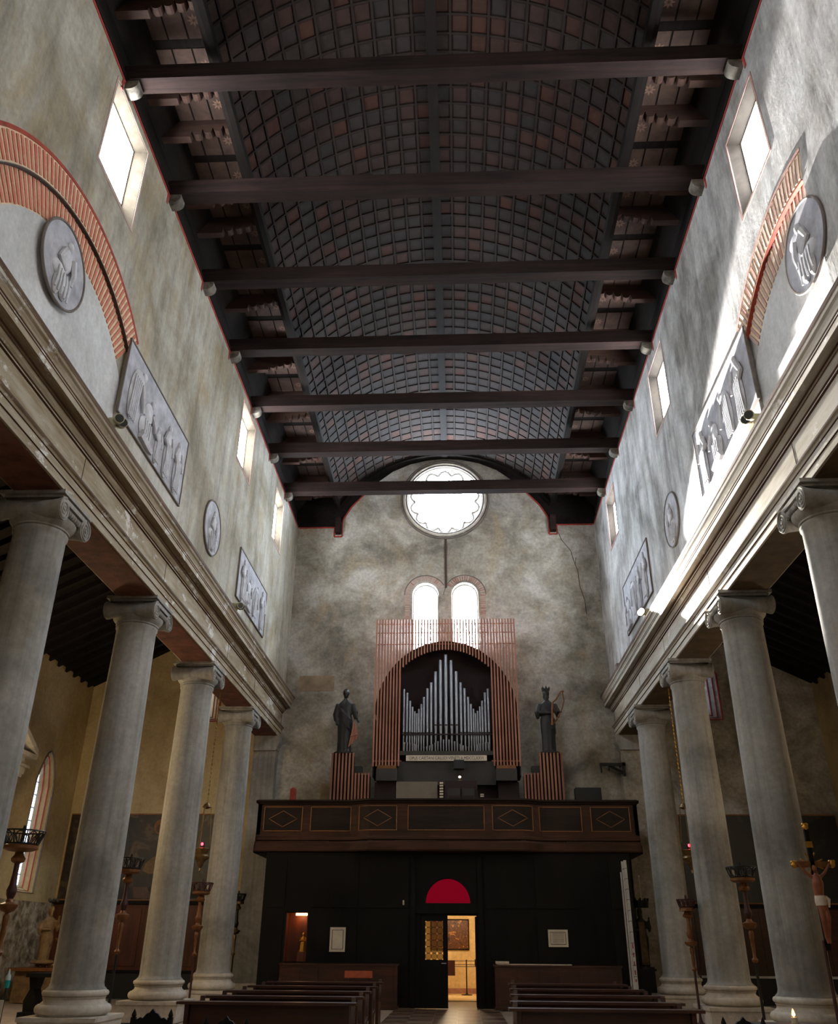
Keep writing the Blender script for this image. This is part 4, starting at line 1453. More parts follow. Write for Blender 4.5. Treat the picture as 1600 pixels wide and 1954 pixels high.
# niche with a small gilded figure
nc = thing('niche_shrine', 'small lit wooden shrine niche with gilded figure in the dark entrance screen', 'shrine', (-4.53, VY, 1.16))
nb = MB().box(-0.33, 0.33, 0.36, 0.40, 0, 1.31).box(-0.33, -0.31, 0.0, 0.36, 0, 1.31).box(0.31, 0.33, 0.0, 0.36, 0, 1.31).box(-0.33, 0.33, 0.0, 0.40, -0.02, 0).box(-0.33, 0.33, 0.0, 0.40, 1.31, 1.33)
nb.build('box', 'panel_wood', nc)
MB().box(-0.06, 0.28, 0.1, 0.18, 1.24, 1.30).build('strip_lamp', 'niche_lamp', nc)
fg = MB()
robe(fg, 0.5, [(0.02, .09, .07, 0, 0), (0.2, .08, .06, 0, 0), (0.32, .07, .05, 0, 0), (0.38, .03, .03, 0, 0)])
fg.ellipsoid((0, 0, 0.43), (0.045, 0.045, 0.055))
fg.tube([(-.06, 0, .34), (-.09, -.06, .24), (0, -.09, .26)], .022, 6).tube([(.06, 0, .34), (.09, -.06, .24), (0, -.09, .26)], .022, 6)
fg.lathe([(0.13, -0.04), (0.13, 0.02)], 14)
fg.build('gilded_figure', 'gold', nc, True, (0.19, 0.22, 0.30))
MB().box(0.05, 0.31, 0.1, 0.34, 0, 0.26).build('figure_plinth', 'panel_wood', nc)
lamp('niche_light', 'POINT', (-4.42, VY+0.16, 2.36), 2.2, (1.0, 0.45, 0.18), 0.04)

# framed notices, thermostat
for x0, x1, z0, z1, lb in ((-3.51, -3.02, 1.42, 2.09, 'tall framed paper notice with printed border on the dark entrance screen'), (3.0, 3.60, 1.59, 2.07, 'wide framed paper notice on the dark entrance screen')):
    nt_ = thing('notice', lb, 'notice', ((x0+x1)/2, VY-0.03, z0))
    w2, hh = (x1-x0)/2, z1-z0
    MB().box(-w2, w2, -0.015, 0, 0, hh).build('sheet', 'paper', nt_)
    MB().tube([(-w2+0.08, -0.016, 0.08), (w2-0.08, -0.016, 0.08), (w2-0.08, -0.016, hh-0.08), (-w2+0.08, -0.016, hh-0.08)], 0.010, 5, True).build('printed_border', 'organ_grey', nt_)
    MB().tube([(-w2, -0.01, 0), (w2, -0.01, 0), (w2, -0.01, hh), (-w2, -0.01, hh)], 0.014, 5, True).build('frame', 'dark_oak', nt_)
    if x0 > 0:
        for k in range(9):
            MB().box(-w2+0.13, w2-0.13, -0.0165, -0.015, 0.12+0.03*k, 0.128+0.03*k).build('printed_line', 'organ_grey', nt_)
tag(MB().box(-1.33, -1.28, VY-0.06, VY-0.026, 2.70, 2.83).box(-1.325, -1.285, VY-0.07, VY-0.06, 2.74, 2.80).build('wall_sensor', 'cream_paint'), 'tiny white sensor fixed to the dark entrance screen', 'sensor')

# wooden kneeler desks against the screen
for s in (-1, 1):
    x0, x1 = (-4.86, -1.42) if s < 0 else (1.38, 5.0)
    cb = thing('bench_cabinet', 'long brown panelled bench cabinet against the entrance screen, %s' % ('under the lit niche' if s < 0 else 'with white cloth on top'), 'cabinet', ((x0+x1)/2, 27.62, 0))
    w2 = (x1-x0)/2
    MB().box(-w2, w2, 0, 0.40, 0.06, 1.08).build('body', 'pew_wood', cb)
    MB().box(-w2-0.03, w2+0.03, -0.04, 0.42, 1.08, 1.13).build('top', 'pew_wood', cb)
    MB().box(-w2-0.02, w2+0.02, -0.03, 0.40, 0, 0.08).build('plinth', 'pew_wood', cb)
    for k in range(6):
        a = -w2+0.08+(2*w2-0.16)*k/6
        MB().box(a+0.04, a+(2*w2-0.16)/6-0.04, -0.02, 0, 0.16, 0.98).build('door_panel', 'pew_wood', cb)
tag(MB().box(1.45, 3.6, 27.62, 27.98, 1.131, 1.155).box(1.42, 1.80, 27.6, 27.98, 1.155, 1.22).build('folded_cloth', 'cloth_white'), 'white folded cloth and papers on the bench cabinet top', 'cloth')

# ladder leaning on the screen
ld = thing('ladder', 'white aluminium extension ladder standing edge-on beside the entrance screen', 'ladder', (5.26, 27.1, 0.0))
for dy, x0, x1, zt, zb in ((0, 0.0, 0.08, 3.9, 0.45), (0.42, 0.0, 0.08, 3.9, 0.45), (0.03, -0.06, -0.02, 3.6, 0.0), (0.39, -0.06, -0.02, 3.6, 0.0)):
    MB().box(x0, x1, dy, dy+0.03, zb, zt).build('rail', 'aluminium', ld)
for k in range(12):
    z = 0.6+0.28*k
    MB().tube([(0.035, 0.03, z), (0.035, 0.42, z)], 0.018, 8).build('rung', 'aluminium', ld)
    for x in (0.02, 0.055):
        MB().tube([(x, -0.006, z), (x, 0.001, z)], 0.012, 8).build('rung_end', 'black_box', ld)
MB().box(-0.06, 0.08, -0.01, 0.0, 0.0, 0.75).build('foot', 'aluminium', ld)
for k in range(5):
    MB().box(0.02, 0.05, -0.005, 0.0, 0.7+0.22*k, 0.82+0.22*k).build('red_mark', 'red_cloth', ld)
# ================================================================== pews
pew = thing('pew', 'dark brown wooden pew with long book ledge', 'pew', (0, 0, 0), 0, 'pews of the nave')
MB().box(-1.25, 1.25, -0.14, 0.10, 0.885, 0.92).build('ledge', 'pew_wood', pew)
MB().box(-1.08, 1.08, 0.02, 0.06, 0.34, 0.885).build('front_panel', 'pew_wood', pew)
for x in (-1.12, 1.12):
    MB().extrude([(-0.10, 0), (0.70, 0), (0.70, 0.05), (0.62, 0.08), (0.60, 0.44), (0.72, 0.5), (0.78, 0.95), (0.72, 0.95), (0.62, 0.52), (0.12, 0.44), (0.08, 0.885), (-0.06, 0.885), (0.0, 0.08), (-0.10, 0.05)], 'x', x-0.03, x+0.03).build('end', 'pew_wood', pew)
MB().box(-1.08, 1.08, 0.16, 0.60, 0.42, 0.455).build('seat', 'pew_wood', pew)
MB().box(-1.08, 1.08, -0.16, 0.02, 0.12, 0.16).build('kneeler', 'pew_wood', pew)
spots = [(-1, y) for y in (13.45, 14.95, 16.6, 18.5, 20.5)]+[(1, y) for y in (12.75, 14.25, 16.1, 18.2, 20.6)]
ordn = ['front', 'second', 'third', 'fourth', 'fifth']
idx = {-1: 0, 1: 0}
first = True
for s, y in spots:
    k = idx[s]
    idx[s] += 1
    lb = 'dark brown wooden pew, %s from the organ, in the %s block' % (['fifth', 'fourth', 'third', 'second', 'first'][k], 'niche side' if s < 0 else 'ladder side')
    xx = -2.30-0.05*k if s < 0 else 2.26+0.10*k
    if first:
        pew.location = (xx, y, 0)
        pew['label'] = lb
        first = False
    else:
        dup(pew, (xx, y, 0), 0, lb)

# carved chairs at the front
ch = thing('carved_chair', 'dark carved wooden chair with crested back, before the pew', 'chair', (0, 0, 0))
for x in (-0.2, 0.2):
    MB().box(x-0.025, x+0.025, 0.17, 0.22, 0, 0.93).build('back_post', 'dark_oak', ch)
    MB().lathe([(0.02, 0.93), (0.028, 0.95), (0.012, 0.99), (0.0, 1.01)], 8, (x, 0.195, 0)).build('finial', 'dark_oak', ch)
    MB().box(x-0.022, x+0.022, -0.22, -0.17, 0, 0.44).build('leg', 'dark_oak', ch)
MB().box(-0.24, 0.24, -0.24, 0.24, 0.44, 0.48).build('seat', 'dark_oak', ch)
cr = [(-0.18, 0.82), (-0.18, 0.90), (-0.13, 0.93), (-0.10, 0.92), (-0.06, 0.965), (-0.03, 0.975), (0, 1.01), (0.03, 0.975), (0.06, 0.965), (0.10, 0.92), (0.13, 0.93), (0.18, 0.90), (0.18, 0.82)]
MB().extrude(cr, 'y', 0.18, 0.215).build('crest', 'dark_oak', ch)
for x in (-0.09, 0, 0.09):
    MB().box(x-0.02, x+0.02, 0.185, 0.21, 0.5, 0.82).build('splat', 'dark_oak', ch)
ch.location = (-2.93, 10.2, 0)
ch['label'] = 'dark carved chair with crested back in front of the column pedestal'
dup(ch, (-1.90, 9.3, 0), 0, 'dark carved chair with crested back in front of the pew end')
dup(ch, (3.28, 10.0, 0), 0, 'dark carved chair with crested back beside the candle box')
oc = thing('orange_chair', 'chair with orange plastic back by the bench cabinet', 'chair', (-2.25, 24.6, 0))
MB().box(-0.36, 0.36, 0.18, 0.22, 0.86, 1.02).build('backrest', 'orange_plastic', oc)
MB().box(-0.3, 0.3, -0.2, 0.2, 0.43, 0.46).build('seat', 'orange_plastic', oc)
for x in (-0.28, 0.28):
    for y, h in ((-0.18, 0.43), (0.2, 0.9)):
        MB().box(x-0.015, x+0.015, y-0.015, y+0.015, 0, h).build('leg', 'iron', oc)

# ================================================================== processional torches
def torch(label, loc, top, mats, cr=0.33, gilt=False):
    t = thing('processional_torch', label, 'candle stand', loc, 0, 'processional torches by the columns')
    m1, m2, m3 = mats
    k = top
    MB().lathe([(0.16, 0), (0.16, 0.04), (0.05, 0.10), (0.03, 0.2), (0.028, k*0.42)], 14).build('pole', m2, t, True)
    MB().lathe([(0.028, k*0.42), (0.06, k*0.43), (0.065, k*0.44), (0.03, k*0.455), (0.035, k*0.50), (0.045, k*0.53), (0.035, k*0.55), (0.05, k*0.565), (0.055, k*0.60), (0.03, k*0.615)], 14).build('knop', m3, t, True)
    MB().lathe([(0.03, k*0.615), (0.11, k*0.625), (0.15, k*0.645), (0.15, k*0.655), (0.07, k*0.665), (0.05, k*0.68)], 18).build('collar', m3, t, True)
    MB().lathe([(0.05, k*0.68), (0.075, k*0.70), (0.085, k*0.72), (0.06, k*0.745), (0.045, k*0.80), (0.045, k*0.845)], 16).build('stem', m1, t, True)
    MB().lathe([(0.05, k*0.845), (0.11, k*0.855), (0.12, k*0.87), (0.08, k*0.885), (0.07, k*0.90)], 18).build('fluted_knob', m3, t, True)
    MB().lathe([(0.07, k*0.90), (0.20, k*0.905), (cr*0.80, k*0.915), (cr*0.80, k*0.93), (cr*0.72, k*0.935)], 24).build('dish', m3, t, True)
    zb, zt = k*0.935, k
    MB().tube([(cr*math.cos(2*PI*i/24), cr*math.sin(2*PI*i/24), zt) for i in range(24)], 0.014, 6, True).build('crown_rim', m2, t)
    MB().tube([(cr*0.76*math.cos(2*PI*i/24), cr*0.76*math.sin(2*PI*i/24), zb+0.01) for i in range(24)], 0.014, 6, True).build('crown_band', m2, t)
    lp = MB()
    n_ = 10
    lp0 = MB()
    pts = []
    for i in range(13):
        a = 2*PI*i/12
        zz = (zb+zt)/2+(zt-zb)*0.42*math.sin(a)
        rr = cr*(0.76+0.24*(zz-zb)/(zt-zb))
        aa = 0.22*math.cos(a)
        pts.append((rr*math.cos(aa), rr*math.sin(aa), zz))
    loop_me = MB().tube(pts[:-1], 0.011, 5, True).mesh('crown_loop', m2)
    bar_me = MB().tube([(cr*0.76, 0, zb), (cr, 0, zt)], 0.012, 5).mesh('crown_bar', m2)
    for i in range(n_):
        link('crown_loop', loop_me, t, rot=(0, 0, 2*PI*i/n_))
        link('crown_bar', bar_me, t, rot=(0, 0, 2*PI*(i+0.5)/n_))
    MB().lathe([(0.05, zb), (0.03, zb+0.05), (0.022, zt), (0.03, zt+0.05), (0.02, zt+0.10)], 10).build('candle_socket', m2, t, True)
    return t


TM = ('maroon_paint', 'iron', 'gilt_wood')
torch('large dark torch stand with pierced iron crown, in front of the lancet window', (-7.24, 15.4, 0), 3.36, TM, 0.36)
torch('maroon and gilt torch stand with pierced crown, before the big altar painting', (-7.05, 20.3, 0), 3.33, TM, 0.30)
torch('gilt torch stand with crown, below the hanging lamp by the big painting', (-6.76, 25.3, 0), 3.12, ('gilt_wood', 'maroon_paint', 'gilt_wood'), 0.30)
torch('thin dark iron torch stand with small crown beside the pilaster', (-6.74, 29.6, 0), 3.05, ('iron', 'iron', 'brass'), 0.24)
torch('dark torch stand with wide crown between two columns below the lit spotlight', (6.58, 20.3, 0), 3.20, TM, 0.32)
torch('slim gilt torch stand with crown in front of the column nearest the ladder', (5.90, 22.8, 0), 2.66, ('gilt_wood', 'maroon_paint', 'gilt_wood'), 0.22)

# ================================================================== hanging sanctuary lamps
for s, lb in ((-1, 'chained sanctuary lamp with red light hanging before the big painting'), (1, 'chained sanctuary lamp with red light hanging on the ladder side')):
    h = thing('sanctuary_lamp', lb, 'lamp', (s*6.80-0.05, 25.2, 4.02))
    ln = MB()
    z = 1.35
    while z < 4.50:
        ln.ellipsoid((0, 0, z), (0.022, 0.022, 0.05), 8, 6)
        ln.tube([(0, 0, z-0.06), (0, 0, z+0.10)], 0.007, 5)
        z += 0.12
    ln.tube([(0, 0, 4.3), (0, 0, 4.516)], 0.012, 6)
    ln.build('main_chain', 'gold' if s > 0 else 'brass', h, True)
    MB().lathe([(0.03, 1.05), (0.13, 1.10), (0.10, 1.16), (0.03, 1.22), (0.02, 1.35)], 16).build('canopy', 'brass', h, True)
    for k in range(3):
        a = 2*PI*k/3+0.4
        MB().tube([(0.12*math.cos(a), 0.12*math.sin(a), 1.10), (0.17*math.cos(a), 0.17*math.sin(a), 0.5), (0.21*math.cos(a), 0.21*math.sin(a), -0.02)], 0.010, 5).build('chain', 'brass', h)
    MB().lathe([(0.0, -0.62), (0.03, -0.60), (0.02, -0.52), (0.06, -0.48), (0.10, -0.38), (0.12, -0.34), (0.20, -0.28), (0.22, -0.22), (0.16, -0.16), (0.20, -0.06), (0.22, -0.02), (0.16, 0.0)], 20).build('bowl', 'brass', h, True)
    MB().lathe([(0.05, -0.02), (0.065, 0.04), (0.065, 0.14), (0.05, 0.16)], 14).build('red_glass', 'maroon_paint', h, True)
    MB().ellipsoid((0, -0.05, 0.10), (0.035, 0.04, 0.045)).build('flame', 'red_flame', h, True)

# ================================================================== twin spotlights on the cornices
def spotlight(s, y, label, lit=False):
    t = thing('spotlight', label, 'spotlight', (s*5.98, y, 10.132), 0, 'twin spotlights on the cornices')
    MB().box(-0.08, 0.08, -0.14, 0.14, 0, 0.26).build('housing', 'spot_body', t)
    for k, dy in enumerate((-0.16, 0.02)):
        d = Vector((-s*0.55, -0.75, -0.20)).normalized()
        c0 = Vector((-s*0.10, dy, 0.16+0.02*k))
        p = [c0, c0+d*0.06, c0+d*0.20]
        hd = MB().tube(p, [0.035, 0.085, 0.095], 16).build('lamp_head', 'spot_body', t, True)
        MB().tube([c0+d*0.196, c0+d*0.206], [0.08, 0.08], 16).build('lens', 'spot_on' if lit else 'spot_lens', hd)
        MB().tube([c0+d*0.20, c0+d*0.215], [0.096, 0.096], 16).build('bezel_back', 'iron', hd) if False else None
        MB().tube([c0+d*0.19+Vector((0, 0, 0.0)), c0+d*0.04+Vector((s*0.05, 0, 0.09))], 0.01, 5).build('yoke', 'spot_body', hd)
    return t


spotlight(-1, 13.1, 'unlit cream twin spotlight on the cornice under the kneeling figure panel')
spotlight(-1, 22.75, 'unlit cream twin spotlight on the cornice nearer the organ, opposite the lit one')
spotlight(1, 13.36, 'unlit cream twin spotlight below the figure panel washed by bright light')
spotlight(1, 23.5, 'lit twin spotlight glaring on the cornice', True)
lamp('spotlight_beam', 'SPOT', (5.60, 23.15, 10.45), 90000, (1.0, 0.97, 0.92), 0.04, (4.77, 17.2, 11.4), 37, 0.25)
lamp('spotlight_beam_low', 'SPOT', (5.50, 23.30, 10.20), 26000, (1.0, 0.93, 0.82), 0.04, (6.22, 18.3, 9.5), 34, 0.6)
tag(MB().box(5.9, 6.0, 28.4, 28.62, 10.132, 10.30).build('small_floodlight', 'grey_frame'), 'small grey floodlight on the cornice near the organ wall', 'spotlight')


# ================================================================== relief panels and roundels
def relief_figure(m, yc, z0, h, pose, s):
    """a carved figure in low relief; local 2D frame (lateral, height) on the wall"""
    def P(u, v, d=0.05):
        return (-s*d, yc+u*h, z0+v*h)

    def E(u, v, ru, rv, d=0.07, off=0.02):
        m.ellipsoid(P(u, v, off), (d, ru*h, rv*h), 12, 8)

    def T(pts, r, d=0.05):
        m.tube([P(u, v, d) for u, v in pts], [q*h for q in r] if isinstance(r, list) else r*h, 6)
    if pose == 'stand':
        E(0, .9, .055, .075)
        E(0, .68, .12, .17)
        E(0, .34, .13, .36)
        for k in range(5):
            T([(-.1+.05*k, .6), (-.09+.045*k, .3), (-.12+.06*k, .02)], .014, .09)
        T([(-.1, .78), (-.2, .6), (-.05, .52)], [.05, .045, .03], .07)
        T([(.1, .78), (.18, .62), (.22, .48)], [.05, .045, .03], .07)
    elif pose == 'bend':
        E(.16, .86, .06, .07)
        E(.02, .74, .17, .12)
        E(-.1, .42, .13, .36)
        for k in range(5):
            T([(-.16+.05*k, .7), (-.18+.05*k, .4), (-.2+.05*k, .05)], .014, .09)
        T([(.1, .7), (.2, .5), (.26, .36)], [.05, .04, .03], .07)
    elif pose == 'kneel':
        E(.1, .78, .06, .07)
        E(0, .56, .16, .18)
        E(-.06, .26, .22, .2)
        T([(.1, .6), (.26, .5), (.3, .4)], [.05, .045, .03], .07)
        T([(-.2, .1), (.1, .06), (.3, .05)], [.08, .07, .04], .05)
        for k in range(4):
            T([(-.14+.08*k, .4), (-.12+.07*k, .2), (-.18+.09*k, .04)], .014, .09)
    else:   # seated
        E(.02, .86, .07, .085)
        E(0, .62, .16, .2)
        E(-.12, .34, .2, .13)
        E(-.1, .16, .1, .2)
        E(.1, .2, .12, .2)
        T([(-.12, .7), (-.22, .5), (-.02, .42)], [.055, .05, .03], .08)
        T([(.12, .7), (.2, .5), (.18, .3)], [.055, .05, .03], .08)
        for k in range(5):
            T([(-.2+.08*k, .36), (-.18+.08*k, .2), (-.2+.09*k, .0)], .014, .1)
        m.add([P(.02, .36, .09), P(.22, .30, .09), P(.2, .12, .09), P(.0, .18, .09), P(.02, .36, .02), P(.22, .30, .02), P(.2, .12, .02), P(.0, .18, .02)], [(0, 1, 2, 3), (4, 5, 6, 7), (0, 1, 5, 4), (1, 2, 6, 5), (2, 3, 7, 6), (3, 0, 4, 7)])


def rel(parent, root_x, args, s):
    m = MB()
    relief_figure(m, *args, s)
    o = m.build('figure', 'relief_grey', parent, True)
    o.scale = (0.8, 1, 1)
    return o


def roundel(s, y, z, r, label):
    t = thing('relief_medallion', label, 'relief', (s*(WX-0.001), y, z), 0, 'grey relief roundels')
    n_ = 40
    MB().extrude(arc((0, 0), r, 0, 2*PI*(n_-1)/n_, n_-1), 'x', 0, -s*0.03).build('field', 'relief_field', t)
    MB().tube([(-s*0.03, r*math.cos(2*PI*k/48), r*math.sin(2*PI*k/48)) for k in range(48)], 0.025, 6, True).build('rim', 'grey_frame', t)
    f = rel(t, 0, (0, -r*0.86, r*1.62, 'sit'), s)
    f.location = (-s*0.03, 0, 0)
    m = MB()
    m.ellipsoid((-s*0.03, -0.3*r, -0.1*r), (0.03, 0.32*r, 0.5*r), 12, 8)
    m.ellipsoid((-s*0.03, 0.25*r, 0.45*r), (0.02, 0.4*r, 0.2*r), 12, 8)
    m.build('drapery', 'relief_field', t, True)
    return t


def panel(s, y0, y1, z0, z1, poses, label):
    t = thing('wall_relief', label, 'relief', (s*(WX-0.001), (y0+y1)/2, z0), 0, 'grey relief panels')
    w, h = (y1-y0)/2, z1-z0
    MB().box(*sorted((0, -s*0.03)), -w, w, 0, h).build('field', 'relief_field', t)
    fr = MB()
    for (a, b, c_, d) in ((-w-0.03, w+0.03, -0.03, 0.0), (-w-0.03, w+0.03, h, h+0.03), (-w-0.03, -w, 0, h), (w, w+0.03, 0, h)):
        fr.box(*sorted((0, -s*0.05)), a, b, c_, d)
    fr.build('frame', 'grey_frame', t)
    for u, pose, hh in poses:
        f = rel(t, 0, (u*w, 0.04, h*hh, pose), s)
        f.location = (-s*0.03, 0, 0)
    return t


roundel(-1, 10.62, 11.95, 0.77, 'grey relief roundel of a seated figure overlapping the red brick arch')
roundel(-1, 20.45, 11.75, 0.76, 'grey relief roundel between two relief panels, opposite the light-washed wall')
roundel(1, 10.62, 11.95, 0.77, 'pale relief roundel of a seated figure overlapping the faded brick arch')
roundel(1, 20.5, 11.85, 0.74, 'pale relief roundel beside the wall patch washed by the lit spotlight')
panel(-1, 13.6, 17.65, 11.0, 12.74, [(-.68, 'bend', .92), (-.30, 'kneel', .82), (.05, 'stand', .55), (.36, 'stand', .8), (.72, 'stand', .8)], 'grey relief panel of bending and kneeling figures beside the red brick arch')
panel(-1, 23.5, 27.35, 10.98, 12.55, [(-.7, 'stand', .9), (-.3, 'kneel', .8), (.2, 'bend', .85), (.7, 'stand', .9)], 'grey relief panel of figures nearest the organ wall, opposite the lit spotlight')
panel(1, 13.6, 17.65, 11.0, 12.70, [(-.65, 'stand', .9), (-.2, 'bend', .85), (.25, 'kneel', .8), (.7, 'stand', .85)], 'relief panel of figures half washed out by the spotlight beam')
panel(1, 23.5, 27.5, 11.0, 12.70, [(-.7, 'stand', .9), (-.25, 'stand', .85), (.2, 'bend', .85), (.7, 'kneel', .8)], 'relief panel of faint figures behind the lit spotlight')

# ================================================================== aisle furnishings
# big paintings with wainscot below
for s, cv, lb in ((-1, 'canvas_dark', 'wide dark altar painting with haloed figure above brown wainscot, on the lancet window side'), (1, 'canvas_black', 'wide blackened painting above dark wainscot in the aisle on the ladder side')):
    x0, x1 = (-13.75, -8.45) if s < 0 else (8.2, 13.7)
    t = thing('painting', lb, 'painting', ((x0+x1)/2, YF-0.002, 2.95))
    w = (x1-x0)/2
    MB().box(-w, w, -0.06, 0, 0, 2.85).build('canvas', cv, t)
    MB().tube([(-w, -0.05, 0), (w, -0.05, 0), (w, -0.05, 2.85), (-w, -0.05, 2.85)], 0.028, 6, True).build('frame', 'gilt_line', t)
    if s < 0:
        # painted halo, robe and pavement, flat on the canvas
        MB().extrude([(0.68+0.22*math.cos(2*PI*k/20), 2.42+0.25*math.sin(2*PI*k/20)) for k in range(20)], 'y', -0.066, -0.06).build('painted_halo', 'gilt_wood', t)
        MB().extrude([(0.68+0.12*math.cos(2*PI*k/16), 2.36+0.15*math.sin(2*PI*k/16)) for k in range(16)], 'y', -0.07, -0.066).build('painted_head', 'pew_wood', t)
        MB().extrude([(0.25, 0.95), (0.34, 1.2), (0.55, 1.38), (0.8, 1.48), (1.05, 1.44), (1.3, 1.3), (1.5, 1.0), (1.35, 0.86), (1.05, 0.9), (0.7, 0.84), (0.45, 0.86)], 'y', -0.066, -0.06).build('painted_robe', 'statue_paint', t)
        for k in range(8):
            MB().extrude([(-2.4+0.62*k, 0.06), (-1.85+0.62*k, 0.06), (-1.7+0.55*k, 0.42), (-2.2+0.55*k, 0.42)], 'y', -0.066, -0.06).build('painted_tile', 'organ_grey' if k % 2 else 'floor_red', t)
    wn = thing('wainscot', 'tall %s wooden wainscot with ledge below the %s painting' % (('red brown', 'haloed figure') if s < 0 else ('dark brown', 'blackened')), 'wainscot', ((x0+x1)/2, YF-0.002, 0.80))
    MB().box(-w-0.05, w+0.05, -0.10, 0, 0, 2.02).build('back', 'panel_wood' if s < 0 else 'pew_wood', wn)
    MB().box(-w-0.08, w+0.08, -0.20, 0, 2.02, 2.12).build('ledge', 'dark_oak', wn)
    for k in range(5):
        a = -w+0.06+2*(w-0.06)*k/5
        MB().box(a+0.06, a+2*(w-0.06)/5-0.06, -0.125, -0.10, 0.12, 1.9).build('panel', 'panel_wood' if s < 0 else 'pew_wood', wn)
    bn = thing('stone_bench', 'dark bench with %s slab along the aisle wall under the wainscot' % ('wooden' if s < 0 else 'white marble'), 'bench', ((x0+x1)/2, YF-0.35, 0))
    MB().box(-w, w, -0.25, 0.33, 0, 0.74).build('box', 'black_box', bn)
    MB().box(-w-0.03, w+0.03, -0.3, 0.33, 0.74, 0.80).build('slab', 'marble_white' if s > 0 else 'dark_oak', bn)

# left outer wall: marble dado, side altar with pediment, figure, table
dd = structure(MB().box(-AX, -AX+0.05, 14.0, YF-0.3, 0, 2.82).build('trim_5', 'dado_stone'))
al = thing('side_altar', 'pale stone side altar with pediment and leafy column capital by the lancet window', 'altar', (-AX, 24.7, 0))
for y in (-1.3, 1.35):
    MB().lathe([(0.26, 1.2), (0.26, 1.3), (0.2, 1.36), (0.19, 3.5), (0.165, 5.55)], 20, (0.42, y, 0)).build('column', 'column_stone', al, True)
    cp = MB().lathe([(0.165, 5.55), (0.19, 5.6), (0.16, 5.64), (0.2, 5.9), (0.32, 6.15)], 16, (0.42, y, 0))
    for k in range(16):
        a = 2*PI*k/8
        z = 5.68 if k < 8 else 5.92
        u = Vector((math.cos(a+(0.4 if k >= 8 else 0)), math.sin(a+(0.4 if k >= 8 else 0)), 0))
        b0 = Vector((0.42, y, z))+u*0.17
        cp.tube([b0, b0+u*0.05+Vector((0, 0, 0.14)), b0+u*0.13+Vector((0, 0, 0.2)), b0+u*0.16+Vector((0, 0, 0.14))], [0.05, 0.05, 0.04, 0.02], 6)
    cp.build('capital', 'base_stone', al, True)
    MB().cbox(0.42, y, 6.2, 0.62, 0.62, 0.1).build('abacus', 'base_stone', al)
MB().box(0.02, 0.75, -1.7, 1.75, 6.25, 6.45).box(0.02, 0.85, -1.8, 1.85, 6.45, 6.52).box(0.02, 0.72, -1.65, 1.7, 6.52, 6.75).box(0.02, 0.95, -1.95, 2.0, 6.75, 6.88).build('entablature', 'base_stone', al)
for sg in (-1, 1):
    MB().hexa([(0.02, sg*2.0, 6.88), (0.95, sg*2.0, 6.88), (0.95, 0.02*sg, 7.9), (0.02, 0.02*sg, 7.9)], [(0.02, sg*2.0, 7.06), (0.95, sg*2.0, 7.06), (0.95, 0.02*sg, 8.08), (0.02, 0.02*sg, 8.08)]).build('raking_cornice', 'base_stone', al)
MB().extrude([(-1.75, 6.88), (1.75, 6.88), (0, 7.85)], 'x', 0.05, 0.5).build('tympanum', 'dado_stone', al)
MB().box(0.02, 0.25, -1.0, 1.0, 1.2, 6.2).build('altarpiece', 'canvas_dark', al)
MB().box(0.02, 1.0, -1.7, 1.75, 0, 1.15).build('mensa', 'gilt_wood', al)
MB().box(0.02, 0.06, 1.78, 2.15, 0.9, 3.5).build('red_hanging', 'red_cloth', al)
arms_s = [((-.25, 0, 1.74), (-.36, -.08, 1.42), (-.05, -.28, 1.40)), ((.25, 0, 1.74), (.36, -.05, 1.55), (.30, -.22, 1.85))]
sm = statue_mesh('saint_figure', 'statue_paint', 1.70, arms_s, 0.024, hair='long')
sn = thing('saint_statue', 'painted saint statue in ochre robe with green crown standing on the yellow altar table', 'statue', (-12.45, 28.8, 0.935), 0.7)
link('figure', sm, sn)
MB().lathe([(0.36, 0), (0.38, 0.03), (0.33, 0.07), (0.30, 0.10)], 8).build('base', 'statue_paint', sn)
sn.children[0].location = (0, 0, 0.10)
wr = MB()
for k in range(14):
    a = 2*PI*k/14
    wr.ellipsoid((0.12*math.cos(a), 0.12*math.sin(a), 1.86+0.03*math.sin(3*a)), (0.05, 0.05, 0.04), 6, 5)
wr.build('wreath', 'statue_dark', sn)
tb2 = thing('altar_table', 'yellow draped altar table under the ochre saint statue', 'table', (-12.5, 29.9, 0))
MB().box(-0.75, 0.75, -1.6, 1.6, 0.84, 0.93).build('top', 'gilt_wood', tb2)
MB().box(-0.6, 0.6, -1.4, 1.4, 0, 0.84).build('front', 'statue_paint', tb2)
bt2 = thing('baluster_bench', 'dark wooden bench with scrolled baluster legs before the yellow altar table', 'bench', (-9.9, 23.4, 0))
MB().box(-0.35, 0.75, -0.3, 0.3, 0.86, 0.95).build('top', 'dark_oak', bt2)
for x in (-0.2, 0.5):
    MB().extrude([(x-0.12, 0.12), (x-0.15, 0.35), (x-0.04, 0.6), (x-0.10, 0.86), (x+0.12, 0.86), (x+0.06, 0.6), (x+0.16, 0.35), (x+0.12, 0.12)], 'y', -0.2, 0.2).build('leg', 'dark_oak', bt2)
MB().box(-0.4, 0.8, -0.3, 0.3, 0, 0.12).build('foot_board', 'dark_oak', bt2)
